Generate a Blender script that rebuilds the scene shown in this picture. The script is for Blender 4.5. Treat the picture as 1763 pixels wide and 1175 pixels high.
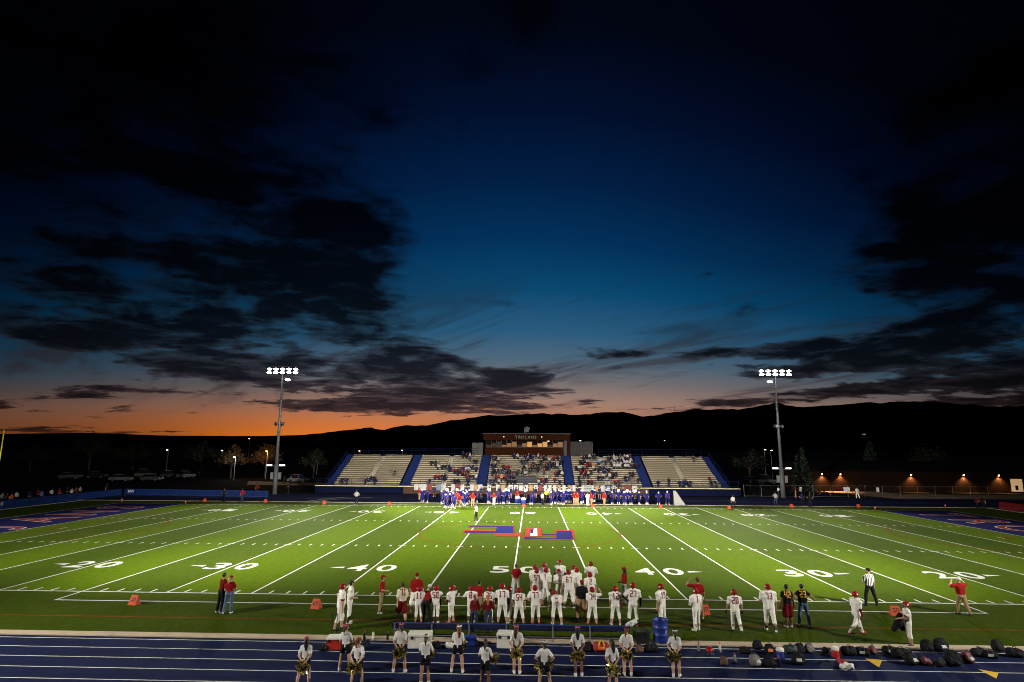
import bpy, bmesh, math, random
import numpy as np
from mathutils import Vector, Matrix

for _o in list(bpy.data.objects):
    bpy.data.objects.remove(_o)
SC = bpy.context.scene
COL = SC.collection
R = math.radians
random.seed(7)

# ------------------------------------------------------------------ camera
# fitted to the yard lines: origin = 50 yard line on the near sideline,
# x to the right along the field, y across the field, z up, metres
CF, CX, CH, CD, CPIT, CYAW, CROL = 1039.93, 1.1396, 7.6619, 33.2585, .1752, .0339, -.0057
cam_d = bpy.data.cameras.new('camera')
cam = bpy.data.objects.new('camera', cam_d)
COL.objects.link(cam)
cam_d.sensor_width = 36.0
cam_d.sensor_fit = 'HORIZONTAL'
cam_d.lens = 36.0 * CF / 1763.0
cam_d.clip_start = 0.1
cam_d.clip_end = 60000.0
cam.location = (CX, -CD, CH)
cam.rotation_mode = 'XYZ'
_m = Matrix.Rotation(CYAW, 4, 'Z') @ Matrix.Rotation(math.pi / 2 + CPIT, 4, 'X') @ Matrix.Rotation(-CROL, 4, 'Z')
cam.rotation_euler = _m.to_euler('XYZ')
SC.camera = cam


def ray(px, py):
    """direction of a photograph pixel"""
    x = (px - 881.5) / CF
    y = (587.5 - py) / CF
    c, s = math.cos(CROL), math.sin(CROL)
    x, y = c * x - s * y, s * x + c * y
    c, s = math.cos(CPIT), math.sin(CPIT)
    fw = c - s * y
    up = s + c * y
    c, s = math.cos(CYAW), math.sin(CYAW)
    return (c * x - s * fw, s * x + c * fw, up)


def G(px, py, z=0.0):
    """point on the ground (height z) under a pixel"""
    d = ray(px, py)
    t = (z - CH) / d[2]
    return (CX + d[0] * t, -CD + d[1] * t, z)


def AY(px, py, y):
    """point on the upright plane at depth y"""
    d = ray(px, py)
    t = (y + CD) / d[1]
    return (CX + d[0] * t, y, CH + d[2] * t)


# ------------------------------------------------------------------ view
vs = SC.view_settings
vs.view_transform = 'Standard'
vs.look = 'None'
vs.exposure = 0.0
vs.gamma = 1.0
vs.use_curve_mapping = False
SC.cycles.max_bounces = 4
SC.cycles.diffuse_bounces = 2
SC.cycles.glossy_bounces = 2
SC.cycles.transparent_max_bounces = 6
SC.cycles.sample_clamp_indirect = 4.0
SC.cycles.use_denoising = True
SC.cycles.filter_width = 1.0


def lin(r, g=None, b=None):
    if g is None:
        r, g, b = r
    f = lambda c: (c / 255.0) / 12.92 if c <= 10.3 else ((c / 255.0 + 0.055) / 1.055) ** 2.4
    return (f(r), f(g), f(b))


# ------------------------------------------------------------------ shader expression helper
class S:
    """a float socket in a node tree with operators"""
    nt = None

    def __init__(self, sock):
        self.s = sock

    @staticmethod
    def _m(op, *a, clamp=False):
        n = S.nt.nodes.new('ShaderNodeMath')
        n.operation = op
        n.use_clamp = clamp
        for i, v in enumerate(a):
            if isinstance(v, S):
                S.nt.links.new(v.s, n.inputs[i])
            else:
                n.inputs[i].default_value = float(v)
        return S(n.outputs[0])

    def __add__(s, o): return S._m('ADD', s, o)
    __radd__ = __add__
    def __sub__(s, o): return S._m('SUBTRACT', s, o)
    def __rsub__(s, o): return S._m('SUBTRACT', o, s)
    def __mul__(s, o): return S._m('MULTIPLY', s, o)
    __rmul__ = __mul__
    def __truediv__(s, o): return S._m('DIVIDE', s, o)
    def __rtruediv__(s, o): return S._m('DIVIDE', o, s)


def sexp(x): return S._m('EXPONENT', x)
def smax(a, b): return S._m('MAXIMUM', a, b)
def smin(a, b): return S._m('MINIMUM', a, b)
def sgauss(x): return sexp(x * x * -1.0)


def sstep(a, b, x):
    n = S.nt.nodes.new('ShaderNodeMapRange')
    n.interpolation_type = 'SMOOTHSTEP'
    S.nt.links.new(x.s, n.inputs[0])
    n.inputs[1].default_value = a
    n.inputs[2].default_value = b
    return S(n.outputs[0])


def smix_f(f, a, b):
    return a + (b - a) * f


def sramp(x, stops, interp='LINEAR'):
    n = S.nt.nodes.new('ShaderNodeValToRGB')
    cr = n.color_ramp
    cr.interpolation = interp
    while len(cr.elements) < len(stops):
        cr.elements.new(0.5)
    for e, (p, c) in zip(cr.elements, stops):
        e.position = p
        e.color = (*c, 1)
    S.nt.links.new(x.s, n.inputs[0])
    return n.outputs[0]


def smix(fac, a, b, mode='MIX'):
    n = S.nt.nodes.new('ShaderNodeMix')
    n.data_type = 'RGBA'
    n.blend_type = mode
    for i, v in ((0, fac), (6, a), (7, b)):
        if isinstance(v, S):
            S.nt.links.new(v.s, n.inputs[i])
        elif isinstance(v, (tuple, list)):
            n.inputs[i].default_value = (*v, 1)
        elif isinstance(v, (int, float)):
            n.inputs[i].default_value = v
        else:
            S.nt.links.new(v, n.inputs[i])
    return n.outputs[2]


# ------------------------------------------------------------------ dusk sky
world = bpy.data.worlds.new('World')
SC.world = world
world.use_nodes = True


def build_sky():
    nt = S.nt = world.node_tree
    nt.nodes.clear()
    out = nt.nodes.new('ShaderNodeOutputWorld')
    bg = nt.nodes.new('ShaderNodeBackground')
    nt.links.new(bg.outputs[0], out.inputs[0])
    tc = nt.nodes.new('ShaderNodeTexCoord')
    sp = nt.nodes.new('ShaderNodeSeparateXYZ')
    nt.links.new(tc.outputs['Generated'], sp.inputs[0])
    x, y, z = (S(o) for o in sp.outputs)
    az = S._m('ARCTAN2', x, y) * (180 / math.pi)
    el = S._m('ARCSINE', z) * (180 / math.pi)
    zc = smax(z, 0.0)
    u = x / (zc + 0.12)
    v = y / (zc + 0.12)

    def noise(sx, sy, off, scale, detail=6.0, rough=0.55, dist=0.0, rot=0.0):
        c = nt.nodes.new('ShaderNodeCombineXYZ')
        cr, sr = math.cos(rot), math.sin(rot)
        nt.links.new(((u * cr + v * sr) * sx).s, c.inputs[0])
        nt.links.new(((v * cr - u * sr) * sy).s, c.inputs[1])
        c.inputs[2].default_value = off
        n = nt.nodes.new('ShaderNodeTexNoise')
        n.inputs['Scale'].default_value = scale
        n.inputs['Detail'].default_value = detail
        n.inputs['Roughness'].default_value = rough
        n.inputs['Distortion'].default_value = dist
        nt.links.new(c.outputs[0], n.inputs['Vector'])
        return S(n.outputs[0])

    # clear twilight: bright low in the west, navy towards the zenith
    eff = el + (az + 3.0) * (az + 3.0) * 0.0078 * smin(el * 0.05, 1.0)
    base = sramp(smax(eff, 0.0) * (1 / 60.0), [(e / 60.0, lin(*c)) for e, c in (
        (0, (165, 92, 56)), (2.8, (178, 124, 98)), (4.4, (160, 128, 114)), (6.2, (118, 113, 114)),
        (8.2, (80, 104, 122)), (11, (42, 91, 125)), (15, (10, 72, 112)), (19.5, (3, 49, 90)),
        (25, (2, 30, 67)), (31, (2, 15, 43)), (38, (2, 6, 20)), (60, (1, 3, 9)))])
    dim = sgauss((az - 1.0) * (1 / 37.0)) * 0.94 + 0.06
    glow = sgauss(smax(el, 0.0) * (1 / 2.7)) * sgauss((az + 24.0) * (1 / 21.0))
    n1 = nt.nodes.new('ShaderNodeVectorMath')
    n1.operation = 'SCALE'
    nt.links.new(base, n1.inputs[0])
    nt.links.new(dim.s, n1.inputs['Scale'])
    n0 = nt.nodes.new('ShaderNodeVectorMath')
    n0.operation = 'SCALE'
    n0.inputs[0].default_value = lin(240, 128, 42)
    nt.links.new((sgauss((az + 12.0) * (1 / 19.0)) * 0.88 + 0.12).s, n0.inputs['Scale'])
    clear = smix(smin(glow * 1.1, 0.96), n1.outputs[0], n0.outputs[0])

    # high thin veil: streaks
    wisp = noise(0.26, 1.0, 3.1, 2.6, 5.0, 0.6, 0.8, rot=-0.8)
    veil = sstep(0.46, 0.66, wisp) * sstep(2.5, 5.5, el) * sstep(19.0, 9.0, el)
    veil_col = sramp(smax(el, 0.0) * (1 / 30.0), [(0, lin(120, 78, 66)), (.2, lin(72, 66, 72)), (.36, lin(30, 48, 62)), (1, lin(3, 20, 38))])
    n2 = nt.nodes.new('ShaderNodeVectorMath')
    n2.operation = 'SCALE'
    nt.links.new(veil_col, n2.inputs[0])
    nt.links.new(dim.s, n2.inputs['Scale'])
    clear = smix(veil * 0.8, clear, n2.outputs[0])

    # cloud banks: where they stand (photo pixel, half-size in px, tilt deg, weight)
    banks = BANKS
    ae = nt.nodes.new('ShaderNodeCombineXYZ')
    nt.links.new(az.s, ae.inputs[0])
    nt.links.new(el.s, ae.inputs[1])
    bias = None
    for px, py, hx, hy, tilt, w in banks:
        d = ray(px, py)
        a0 = math.degrees(math.atan2(d[0], d[1]))
        e0 = math.degrees(math.asin(d[2] / math.sqrt(sum(c * c for c in d))))
        mp = nt.nodes.new('ShaderNodeMapping')
        mp.vector_type = 'TEXTURE'
        mp.inputs['Location'].default_value = (a0, e0, 0)
        mp.inputs['Rotation'].default_value = (0, 0, R(tilt))
        mp.inputs['Scale'].default_value = (hx / 19.5 * 2.1, hy / 19.5 * 2.1, 1)
        gr = nt.nodes.new('ShaderNodeTexGradient')
        gr.gradient_type = 'QUADRATIC_SPHERE'
        nt.links.new(ae.outputs[0], mp.inputs[0])
        nt.links.new(mp.outputs[0], gr.inputs[0])
        g = S(gr.outputs['Fac']) * 1.25
        bias = g * w if bias is None else S._m('MULTIPLY_ADD', g, w, bias)
    big = noise(1.0, 0.85, 0.7, 1.75, 7.0, 0.56, 0.35, rot=0.35)
    fine = noise(0.8, 1.0, 5.3, 6.0, 5.0, 0.6, 0.4, rot=0.35)
    streak = noise(0.42, 1.0, 9.0, 1.9, 6.0, 0.6, 0.3, rot=-0.12)
    low = sstep(9.0, 4.0, el)
    body = big * (1.0 - low * 0.65) + streak * (low * 0.65)
    dens = (body - 0.5) * 3.7 + (fine - 0.5) * 1.5 + smin(bias, 0.85) - 0.36
    soft = sstep(3.5, 14.0, el)
    cover = smix_f(soft, sstep(-0.04, 0.26, dens), sstep(-0.25, 0.62, dens)) * sstep(0.1, 1.3, el)
    thick = sstep(0.05, 0.75, dens + (fine - 0.5) * 0.8)
    cthin = sramp(smax(el, 0.0) * (1 / 30.0), [(0, lin(92, 46, 30)), (.10, lin(80, 56, 54)), (.22, lin(54, 56, 66)), (.34, lin(30, 46, 60)), (.48, lin(12, 28, 44)), (.7, lin(3, 9, 22)), (1, lin(1, 4, 12))])
    cthick = sramp(smax(el, 0.0) * (1 / 30.0), [(0, lin(44, 24, 22)), (.10, lin(34, 27, 33)), (.22, lin(22, 23, 32)), (.34, lin(9, 14, 23)), (.48, lin(4, 7, 13)), (.7, lin(1, 2, 6)), (1, lin(1, 1, 4))])
    ccol = smix(thick, cthin, cthick)
    n3 = nt.nodes.new('ShaderNodeVectorMath')
    n3.operation = 'SCALE'
    nt.links.new(ccol, n3.inputs[0])
    nt.links.new((sgauss((az + 6.0) * (1 / 30.0)) * 0.94 + 0.06).s, n3.inputs['Scale'])
    sky = smix(cover * 0.97, clear, n3.outputs[0])
    sky = smix(sstep(-1.5, 0.0, el), lin(8, 7, 8), sky)
    nt.links.new(sky, bg.inputs[0])
    bg.inputs[1].default_value = 1.0


BANKS = [
    # upper left mass
    (60, 330, 330, 190, 0, .95), (300, 400, 260, 140, 0, 1.05), (130, 520, 260, 70, -6, .75), (480, 470, 170, 70, -8, 1.15),
    (560, 540, 200, 50, -16, .72), (640, 470, 60, 26, -5, .45), (340, 600, 120, 36, -22, .55), (610, 390, 52, 30, 0, .62),
    (250, 120, 420, 150, 0, .85),
    # the long bank from left of centre to the ridge
    (690, 610, 150, 34, -12, .72), (560, 640, 120, 26, -6, .58), (840, 650, 130, 22, -6, .62), (640, 690, 210, 24, -3, .85), (760, 690, 120, 20, 0, .6),
    (480, 700, 110, 12, -2, .5), (920, 700, 150, 11, 3, .72), (1040, 697, 70, 10, 10, .45),
    (210, 678, 120, 7, 0, .62), (60, 715, 100, 7, -4, .6), (330, 718, 110, 6, 0, .55), (60, 752, 120, 6, 0, .5),
    (800, 628, 110, 22, -14, .55), (900, 668, 110, 12, -8, .5), (720, 655, 120, 26, -10, .55), (1010, 668, 110, 9, 4, .42), (960, 640, 120, 14, 8, .35), (430, 600, 130, 30, -14, .5), (90, 600, 190, 22, -8, .4), (420, 655, 130, 10, -6, .42), (140, 690, 70, 5, 0, .5), (450, 735, 60, 4, 0, .5),
    # right
    (1080, 608, 90, 10, 2, 1.1), (1060, 632, 44, 7, 0, .9), (1240, 604, 80, 13, 0, 1.0), (1380, 596, 90, 15, 4, 1.0), (1500, 612, 190, 12, 6, 1.3), (1160, 640, 80, 8, 6, .4),
    (1400, 674, 210, 13, 5, 1.15), (1220, 468, 36, 11, 4, 1.0), (1280, 488, 30, 9, 0, .3), (1495, 494, 20, 6, 0, .55), (1568, 494, 34, 10, 0, .6),
    (1720, 470, 150, 160, 0, 1.15), (1700, 590, 130, 22, 3, .62), (1730, 640, 120, 12, 3, .5), (1690, 330, 150, 120, 0, .9), (1740, 150, 240, 150, 0, .8), (1720, 684, 150, 14, 3, .7),
    # the clear window in the middle
    (1020, 430, 330, 210, 0, -.55), (1300, 420, 210, 110, 0, -.45), (150, 628, 190, 28, 4, -.55), (250, 725, 330, 12, 0, -.2), (1180, 660, 120, 16, 0, -.3), (960, 560, 160, 50, 0, -.4),
]
build_sky()
world.cycles.sampling_method = 'MANUAL'
world.cycles.sample_map_resolution = 128

# ------------------------------------------------------------------ floodlight levels (W per spot)
FLOOD_NEAR = 150000.0
FLOOD_FAR = 132000.0

# ------------------------------------------------------------------ materials
MATS = {}


def mat(name, col, rough=0.6, metal=0.0, var=0.12, scale=6.0, bump=0.0, bscale=40.0, emit=None, estr=0.0, spec=0.4, coat=0.0, alpha=None):
    if name in MATS:
        return MATS[name]
    m = bpy.data.materials.new(name)
    m.use_nodes = True
    nt = m.node_tree
    b = nt.nodes['Principled BSDF']
    b.inputs['Roughness'].default_value = rough
    b.inputs['Metallic'].default_value = metal
    b.inputs['Specular IOR Level'].default_value = spec
    b.inputs['Coat Weight'].default_value = coat
    tc = nt.nodes.new('ShaderNodeTexCoord')
    n = nt.nodes.new('ShaderNodeTexNoise')
    n.inputs['Scale'].default_value = scale
    n.inputs['Detail'].default_value = 3.0
    nt.links.new(tc.outputs['Object'], n.inputs['Vector'])
    mx = nt.nodes.new('ShaderNodeMix')
    mx.data_type = 'RGBA'
    nt.links.new(n.outputs[0], mx.inputs[0])
    mx.inputs[6].default_value = (*[max(0, c * (1 - var * 2)) for c in col], 1)
    mx.inputs[7].default_value = (*[min(1, c * (1 + var * 2)) for c in col], 1)
    nt.links.new(mx.outputs[2], b.inputs['Base Color'])
    if bump > 0:
        n2 = nt.nodes.new('ShaderNodeTexNoise')
        n2.inputs['Scale'].default_value = bscale
        nt.links.new(tc.outputs['Object'], n2.inputs['Vector'])
        bp = nt.nodes.new('ShaderNodeBump')
        bp.inputs['Strength'].default_value = bump
        bp.inputs['Distance'].default_value = 0.02
        nt.links.new(n2.outputs[0], bp.inputs['Height'])
        nt.links.new(bp.outputs[0], b.inputs['Normal'])
    if emit:
        b.inputs['Emission Color'].default_value = (*emit, 1)
        b.inputs['Emission Strength'].default_value = estr
    if alpha is not None:
        b.inputs['Alpha'].default_value = alpha
    MATS[name] = m
    return m


def tag(o, label=None, cat=None, group=None, kind=None):
    if label: o['label'] = label
    if cat: o['category'] = cat
    if group: o['group'] = group
    if kind: o['kind'] = kind
    return o


def link_mesh(name, me, parent=None, loc=None):
    o = bpy.data.objects.new(name, me)
    COL.objects.link(o)
    if parent is not None:
        o.parent = parent
    if loc is not None:
        o.location = loc
    return o


def empty(name, loc=(0, 0, 0), rz=0.0):
    o = bpy.data.objects.new(name, None)
    COL.objects.link(o)
    o.location = loc
    o.rotation_euler = (0, 0, rz)
    o.empty_display_size = 0.2
    return o


class MB:
    """collects shapes, builds one mesh object"""

    def __init__(self):
        self.v, self.f, self.mi = [], [], []

    def add(self, vs, fs, mi=0):
        n = len(self.v)
        self.v += [tuple(p) for p in vs]
        for f in fs:
            self.f.append(tuple(i + n for i in f))
            self.mi.append(mi)
        return self

    def box(self, x0, x1, y0, y1, z0, z1, mi=0, mtx=None):
        vs = [(x, y, z) for z in (z0, z1) for y in (y0, y1) for x in (x0, x1)]
        if mtx is not None:
            vs = [tuple(mtx @ Vector(p)) for p in vs]
        return self.add(vs, [(0, 2, 3, 1), (4, 5, 7, 6), (0, 1, 5, 4), (2, 6, 7, 3), (0, 4, 6, 2), (1, 3, 7, 5)], mi)

    def quad(self, a, b, c, d, mi=0):
        return self.add([a, b, c, d], [(0, 1, 2, 3)], mi)

    def tube(self, pts, radii, seg=8, mi=0, cap=True):
        pts = [Vector(p) for p in pts]
        if not isinstance(radii, (list, tuple)):
            radii = [radii] * len(pts)
        base = len(self.v)
        ref = None
        for i, p in enumerate(pts):
            d = (pts[min(i + 1, len(pts) - 1)] - pts[max(i - 1, 0)]).normalized()
            if ref is None:
                ref = Vector((1, 0, 0)) if abs(d.x) < 0.8 else Vector((0, 1, 0))
            a = (ref - d * ref.dot(d)).normalized()
            ref = a
            b = d.cross(a)
            for k in range(seg):
                t = 2 * math.pi * k / seg
                self.v.append(tuple(p + (a * math.cos(t) + b * math.sin(t)) * radii[i]))
        for i in range(len(pts) - 1):
            for k in range(seg):
                k2 = (k + 1) % seg
                self.f.append((base + i * seg + k, base + i * seg + k2, base + (i + 1) * seg + k2, base + (i + 1) * seg + k))
                self.mi.append(mi)
        if cap:
            self.f.append(tuple(base + k for k in range(seg))[::-1])
            self.mi.append(mi)
            self.f.append(tuple(base + (len(pts) - 1) * seg + k for k in range(seg)))
            self.mi.append(mi)
        return self

    def lathe(self, prof, seg=16, mi=0, mtx=None):
        base = len(self.v)
        for r, z in prof:
            for k in range(seg):
                t = 2 * math.pi * k / seg
                p = Vector((r * math.cos(t), r * math.sin(t), z))
                self.v.append(tuple(mtx @ p if mtx is not None else p))
        for i in range(len(prof) - 1):
            for k in range(seg):
                k2 = (k + 1) % seg
                self.f.append((base + i * seg + k, base + i * seg + k2, base + (i + 1) * seg + k2, base + (i + 1) * seg + k))
                self.mi.append(mi)
        return self

    def mesh(self, name, mats, smooth=False):
        me = bpy.data.meshes.new(name)
        me.from_pydata(self.v, [], self.f)
        for m in (mats if isinstance(mats, (list, tuple)) else [mats]):
            me.materials.append(m)
        me.polygons.foreach_set('material_index', self.mi)
        if smooth:
            me.polygons.foreach_set('use_smooth', [True] * len(self.f))
        me.update()
        return me

    def build(self, name, mats, parent=None, loc=None, smooth=False):
        return link_mesh(name, self.mesh(name, mats, smooth), parent, loc)


def text_mesh(body, size, mats, extrude=0.0, offset=0.0, sx=1.0, spacing=1.0):
    cu = bpy.data.curves.new('lettering', 'FONT')
    cu.body = body
    cu.size = size
    cu.align_x = 'CENTER'
    cu.align_y = 'CENTER'
    cu.extrude = extrude
    cu.offset = offset
    cu.space_character = spacing
    cu.resolution_u = 4
    o = bpy.data.objects.new('lettering', cu)
    COL.objects.link(o)
    dg = bpy.context.evaluated_depsgraph_get()
    dg.update()
    me = bpy.data.meshes.new_from_object(o.evaluated_get(dg))
    bpy.data.objects.remove(o)
    me.name = 'lettering'
    me.materials.clear()
    me.materials.append(mats)
    if sx != 1.0:
        for v in me.vertices:
            v.co.x *= sx
    return me


# ------------------------------------------------------------------ setting: ground, turf, track
YD = 0.9144
FW = 48.77
CY = FW / 2


def sheet(name, x0, x1, y0, y1, z, m, parent=None, kind=None):
    o = MB().quad((x0, y0, z), (x1, y0, z), (x1, y1, z), (x0, y1, z)).build(name, m, parent)
    if kind:
        o['kind'] = kind
    return o


def turf_material():
    m = bpy.data.materials.new('artificial_turf')
    m.use_nodes = True
    nt = S.nt = m.node_tree
    b = nt.nodes['Principled BSDF']
    b.inputs['Roughness'].default_value = 0.85
    b.inputs['Specular IOR Level'].default_value = 0.02
    tc = nt.nodes.new('ShaderNodeTexCoord')
    sp = nt.nodes.new('ShaderNodeSeparateXYZ')
    nt.links.new(tc.outputs['Object'], sp.inputs[0])
    x, y, z = (S(o) for o in sp.outputs)

    def noise(scale, detail, vec=None, rough=0.55):
        n = nt.nodes.new('ShaderNodeTexNoise')
        n.inputs['Scale'].default_value = scale
        n.inputs['Detail'].default_value = detail
        n.inputs['Roughness'].default_value = rough
        nt.links.new(vec or tc.outputs['Object'], n.inputs['Vector'])
        return S(n.outputs[0])
    # panels of lighter and darker yarn, five yards each
    panel = S._m('MODULO', S._m('FLOOR', S._m('ABSOLUTE', x) / (5 * YD)), 2.0)
    inside = sstep(-0.02, 0.02, y) * sstep(FW + .02, FW - .02, y) * sstep(50 * YD + .02, 50 * YD - .02, S._m('ABSOLUTE', x))
    panel = panel * inside
    base = smix(panel, (0.044, 0.078, 0.0040), (0.080, 0.138, 0.0012))
    base = smix(1.0 - inside, base, (0.034, 0.056, 0.0030))
    base = smix(sstep(.35, .75, noise(0.22, 4.0)) * 0.25, base, (0.095, 0.125, 0.008))
    # streaky pile direction
    cb = nt.nodes.new('ShaderNodeCombineXYZ')
    nt.links.new((x * 6.0).s, cb.inputs[0])
    nt.links.new((y * 0.9).s, cb.inputs[1])
    st = noise(1.6, 5.0, cb.outputs[0], 0.7)
    base = smix(sstep(.40, .68, st) * 0.30, base, (0.125, 0.165, 0.010))
    # worn, paler patches in front of the goals
    worn = sstep(.48, .66, noise(0.10, 3.0)) * sstep(30.0, 42.0, S._m('ABSOLUTE', x)) * inside
    base = smix(worn * 0.45, base, (0.095, 0.085, 0.030))
    fine = noise(60.0, 2.0)
    base = smix(sstep(.3, .7, fine) * 0.45, base, (0.020, 0.038, 0.002))
    mid = noise(2.6, 6.0, None, 0.75)
    base = smix(sstep(.36, .64, mid) * 0.38, base, (0.028, 0.050, 0.0015))
    bits = sstep(.70, .75, noise(17.0, 2.0))
    base = smix(bits * 0.5, base, (0.20, 0.26, 0.09))
    nt.links.new(base, b.inputs['Base Color'])
    bp = nt.nodes.new('ShaderNodeBump')
    bp.inputs['Strength'].default_value = 0.5
    bp.inputs['Distance'].default_value = 0.03
    nt.links.new(fine.s, bp.inputs['Height'])
    nt.links.new(bp.outputs[0], b.inputs['Normal'])
    return m


M_ground = mat('dry_ground', (0.012, 0.010, 0.008), 0.95, var=.25, scale=0.3, spec=.02)
M_turf = turf_material()
M_track = mat('blue_track_rubber', (0.0075, 0.0120, 0.048), 0.8, var=.18, scale=0.9, bump=.4, bscale=120, spec=.07)
M_line = mat('white_line_paint', (0.54, 0.54, 0.48), 0.9, var=.07, scale=3.0, spec=.05)
M_redline = mat('red_line_paint', (0.16, 0.045, 0.010), 0.95, var=.3, scale=2.0, spec=.02)
M_endblue = mat('end_zone_blue_turf', (0.016, 0.015, 0.082), 0.95, var=.16, scale=5.0, bump=.4, bscale=60, spec=.02)
M_endred = mat('end_zone_red_turf', (0.28, 0.03, 0.02), 0.95, var=.15, scale=4.0, spec=.02)
M_kerb = mat('pale_concrete_kerb', (0.44, 0.35, 0.24), 0.85, var=.14, scale=2.5, bump=.3)
M_path = mat('tan_dirt_path', (0.30, 0.20, 0.12), 0.95, var=.2, scale=1.4)
M_yellow = mat('yellow_track_paint', (0.62, 0.40, 0.03), 0.8, var=.1)

ground = MB()
gv, gf = [], []
for i, rr in enumerate((0.1, 150, 600, 2500, 9000, 26000)):
    for k in range(48):
        t = 2 * math.pi * k / 48
        gv.append((rr * math.cos(t), rr * math.sin(t) + 40, -0.04 if rr < 200 else -0.3 if rr < 700 else -2.0 if rr < 3000 else -6.0))
for i in range(5):
    for k in range(48):
        k2 = (k + 1) % 48
        gf.append((i * 48 + k, i * 48 + k2, (i + 1) * 48 + k2, (i + 1) * 48 + k))
ground.add(gv, gf)
tag(ground.build('ground', M_ground), kind='structure')

track = MB()
track.quad((-110, -19.5, -.006), (110, -19.5, -.006), (110, -7.05, -.006), (-110, -7.05, -.006))
track.quad((-110, 53.3, -.006), (110, 53.3, -.006), (110, 68.8, -.006), (-110, 68.8, -.006))
track.quad((62.5, -7.05, -.006), (75, -7.05, -.006), (75, 53.3, -.006), (62.5, 53.3, -.006))
track.quad((-75, -7.05, -.006), (-62.5, -7.05, -.006), (-62.5, 53.3, -.006), (-75, 53.3, -.006))
track = tag(track.build('running_track', M_track), kind='structure')
for i in range(9):
    y = -7.72 - 1.055 * i
    sheet('lane_line', -110, 110, y - .03, y + .03, -.002, M_line, track)
for i in range(8):
    y = 54.2 + 1.07 * i
    if i in (0, 5, 7):
        sheet('lane_line', -110, 110, y - .03, y + .03, -.002, M_line, track)
# the break lines that curve across the far lanes
for x0, bend in ((-29.6, 1.6), (-28.2, 4.4)):
    mb = MB()
    for k in range(8):
        a, b = k / 8, (k + 1) / 8
        pa = (x0 + bend * a * a - 1.6 * (1 - a), 54.4 + 8 * a)
        pb = (x0 + bend * b * b - 1.6 * (1 - b), 54.4 + 8 * b)
        mb.quad((pa[0], pa[1], -.001), (pa[0] + .28, pa[1], -.001), (pb[0] + .28, pb[1], -.001), (pb[0], pb[1], -.001))
    mb.build('break_line', M_line, track)
for pts in (((1495, 1127), (1523, 1129), (1520, 1142)), ((1690, 1143), (1723, 1149), (1722, 1159))):
    a, b, c = (G(*p) for p in pts)
    MB().add([(a[0], a[1], -.001), (c[0], c[1], -.001), (b[0] + .05, b[1], -.001)], [(0, 1, 2)]).build('exchange_zone_triangle', M_yellow, track)

turf = sheet('turf_field', -62.5, 62.5, -6.9, 53.3, 0.0, M_turf, kind='structure')
for y0, y1, nm in ((-7.42, -6.9, 1), (53.3, 53.6, 1)):
    MB().box(-110, 110, y0, y1, -.03, .035).build('kerb', M_kerb)['kind'] = 'structure'
for s in (-1, 1):
    MB().box(min(s * 62.5, s * 62.75), max(s * 62.5, s * 62.75), -6.9, 53.3, -.03, .04).build('kerb', mat('white_kerb', (.6, .58, .5)))['kind'] = 'structure'

Z1, Z2, Z3 = .005, .010, .015
for yd in range(-50, 51, 5):
    w = .05
    y0 = -1.83 if abs(yd) == 25 else 0.0
    y1 = FW + 1.83 if abs(yd) == 25 else FW
    sheet('yard_line', yd * YD - w, yd * YD + w, y0, y1, Z1, M_line, turf)
for y0, x0, x1, w in ((0, -60 * YD, 60 * YD, .06), (FW, -60 * YD, 60 * YD, .06), (-1.83, -25 * YD - .05, 25 * YD + .05, .06), (FW + 1.83, -25 * YD, 25 * YD, .05)):
    sheet('side_line', x0, x1, y0 - w, y0 + w, Z2, M_line, turf)
for s in (-1, 1):
    sheet('end_line', s * 60 * YD - .08, s * 60 * YD + .08, 0, FW, Z3 + .008, M_line, turf)
H1, H2 = FW / 3, FW * 2 / 3
for row, (y0, y1) in (('near', (.16, .76)), ('hash', (H1 - .3, H1 + .3)), ('hash', (H2 - .3, H2 + .3)), ('far', (FW - .76, FW - .16))):
    mb = MB()
    for yd in range(-49, 50):
        if yd % 5:
            mb.quad(*[(yd * YD + dx, yy, Z1) for dx, yy in ((-.05, y0), (.05, y0), (.05, y1), (-.05, y1))])
        elif row == 'hash':
            ym = (y0 + y1) / 2
            mb.quad(*[(yd * YD + dx, ym + dy, Z2) for dx, dy in ((-.3, -.05), (.3, -.05), (.3, .05), (-.3, .05))])
    tag(mb.build('hash_mark_row', M_line, turf), kind='stuff')
for s in (-1, 1):
    sheet('try_mark', s * 47 * YD - .05, s * 47 * YD + .05, CY - .5, CY + .5, Z1, M_line, turf)
# yard numbers, near ones read from the near side, far ones from the far side
_dig = {}
for yd in range(-40, 41, 10):
    num = str(50 - abs(yd))
    for yc, rot in ((7.28, 0), (FW - 7.28, math.pi)):
        for k, ch in enumerate(num):
            if ch not in _dig:
                me = text_mesh(ch, 2.75, M_line, offset=.045, sx=.92)
                xs = [v.co.x for v in me.vertices]; ys = [v.co.y for v in me.vertices]
                for v in me.vertices:
                    v.co.x = (v.co.x - (min(xs) + max(xs)) / 2) * (1.22 / (max(xs) - min(xs)))
                    v.co.y = (v.co.y - (min(ys) + max(ys)) / 2) * (2.1 / (max(ys) - min(ys)))
                _dig[ch] = me
            dx = (-0.92 if k == 0 else 0.92) * (1 if rot == 0 else -1)
            o = link_mesh('yard_number', _dig[ch], turf, (yd * YD + dx, yc, Z2))
            o.rotation_euler = (0, 0, rot)
        if yd:
            s = -1 if yd < 0 else 1
            xx = yd * YD + s * 1.85
            MB().add([(xx, yc + .26, Z2), (xx, yc - .26, Z2), (xx + s * .95, yc, Z2)], [(0, 1, 2) if s > 0 else (0, 2, 1)]).build('goal_arrow', M_line, turf)
# red soccer lines
sheet('soccer_line', -62, 62, -4.66, -4.54, Z1, M_redline, turf)


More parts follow.
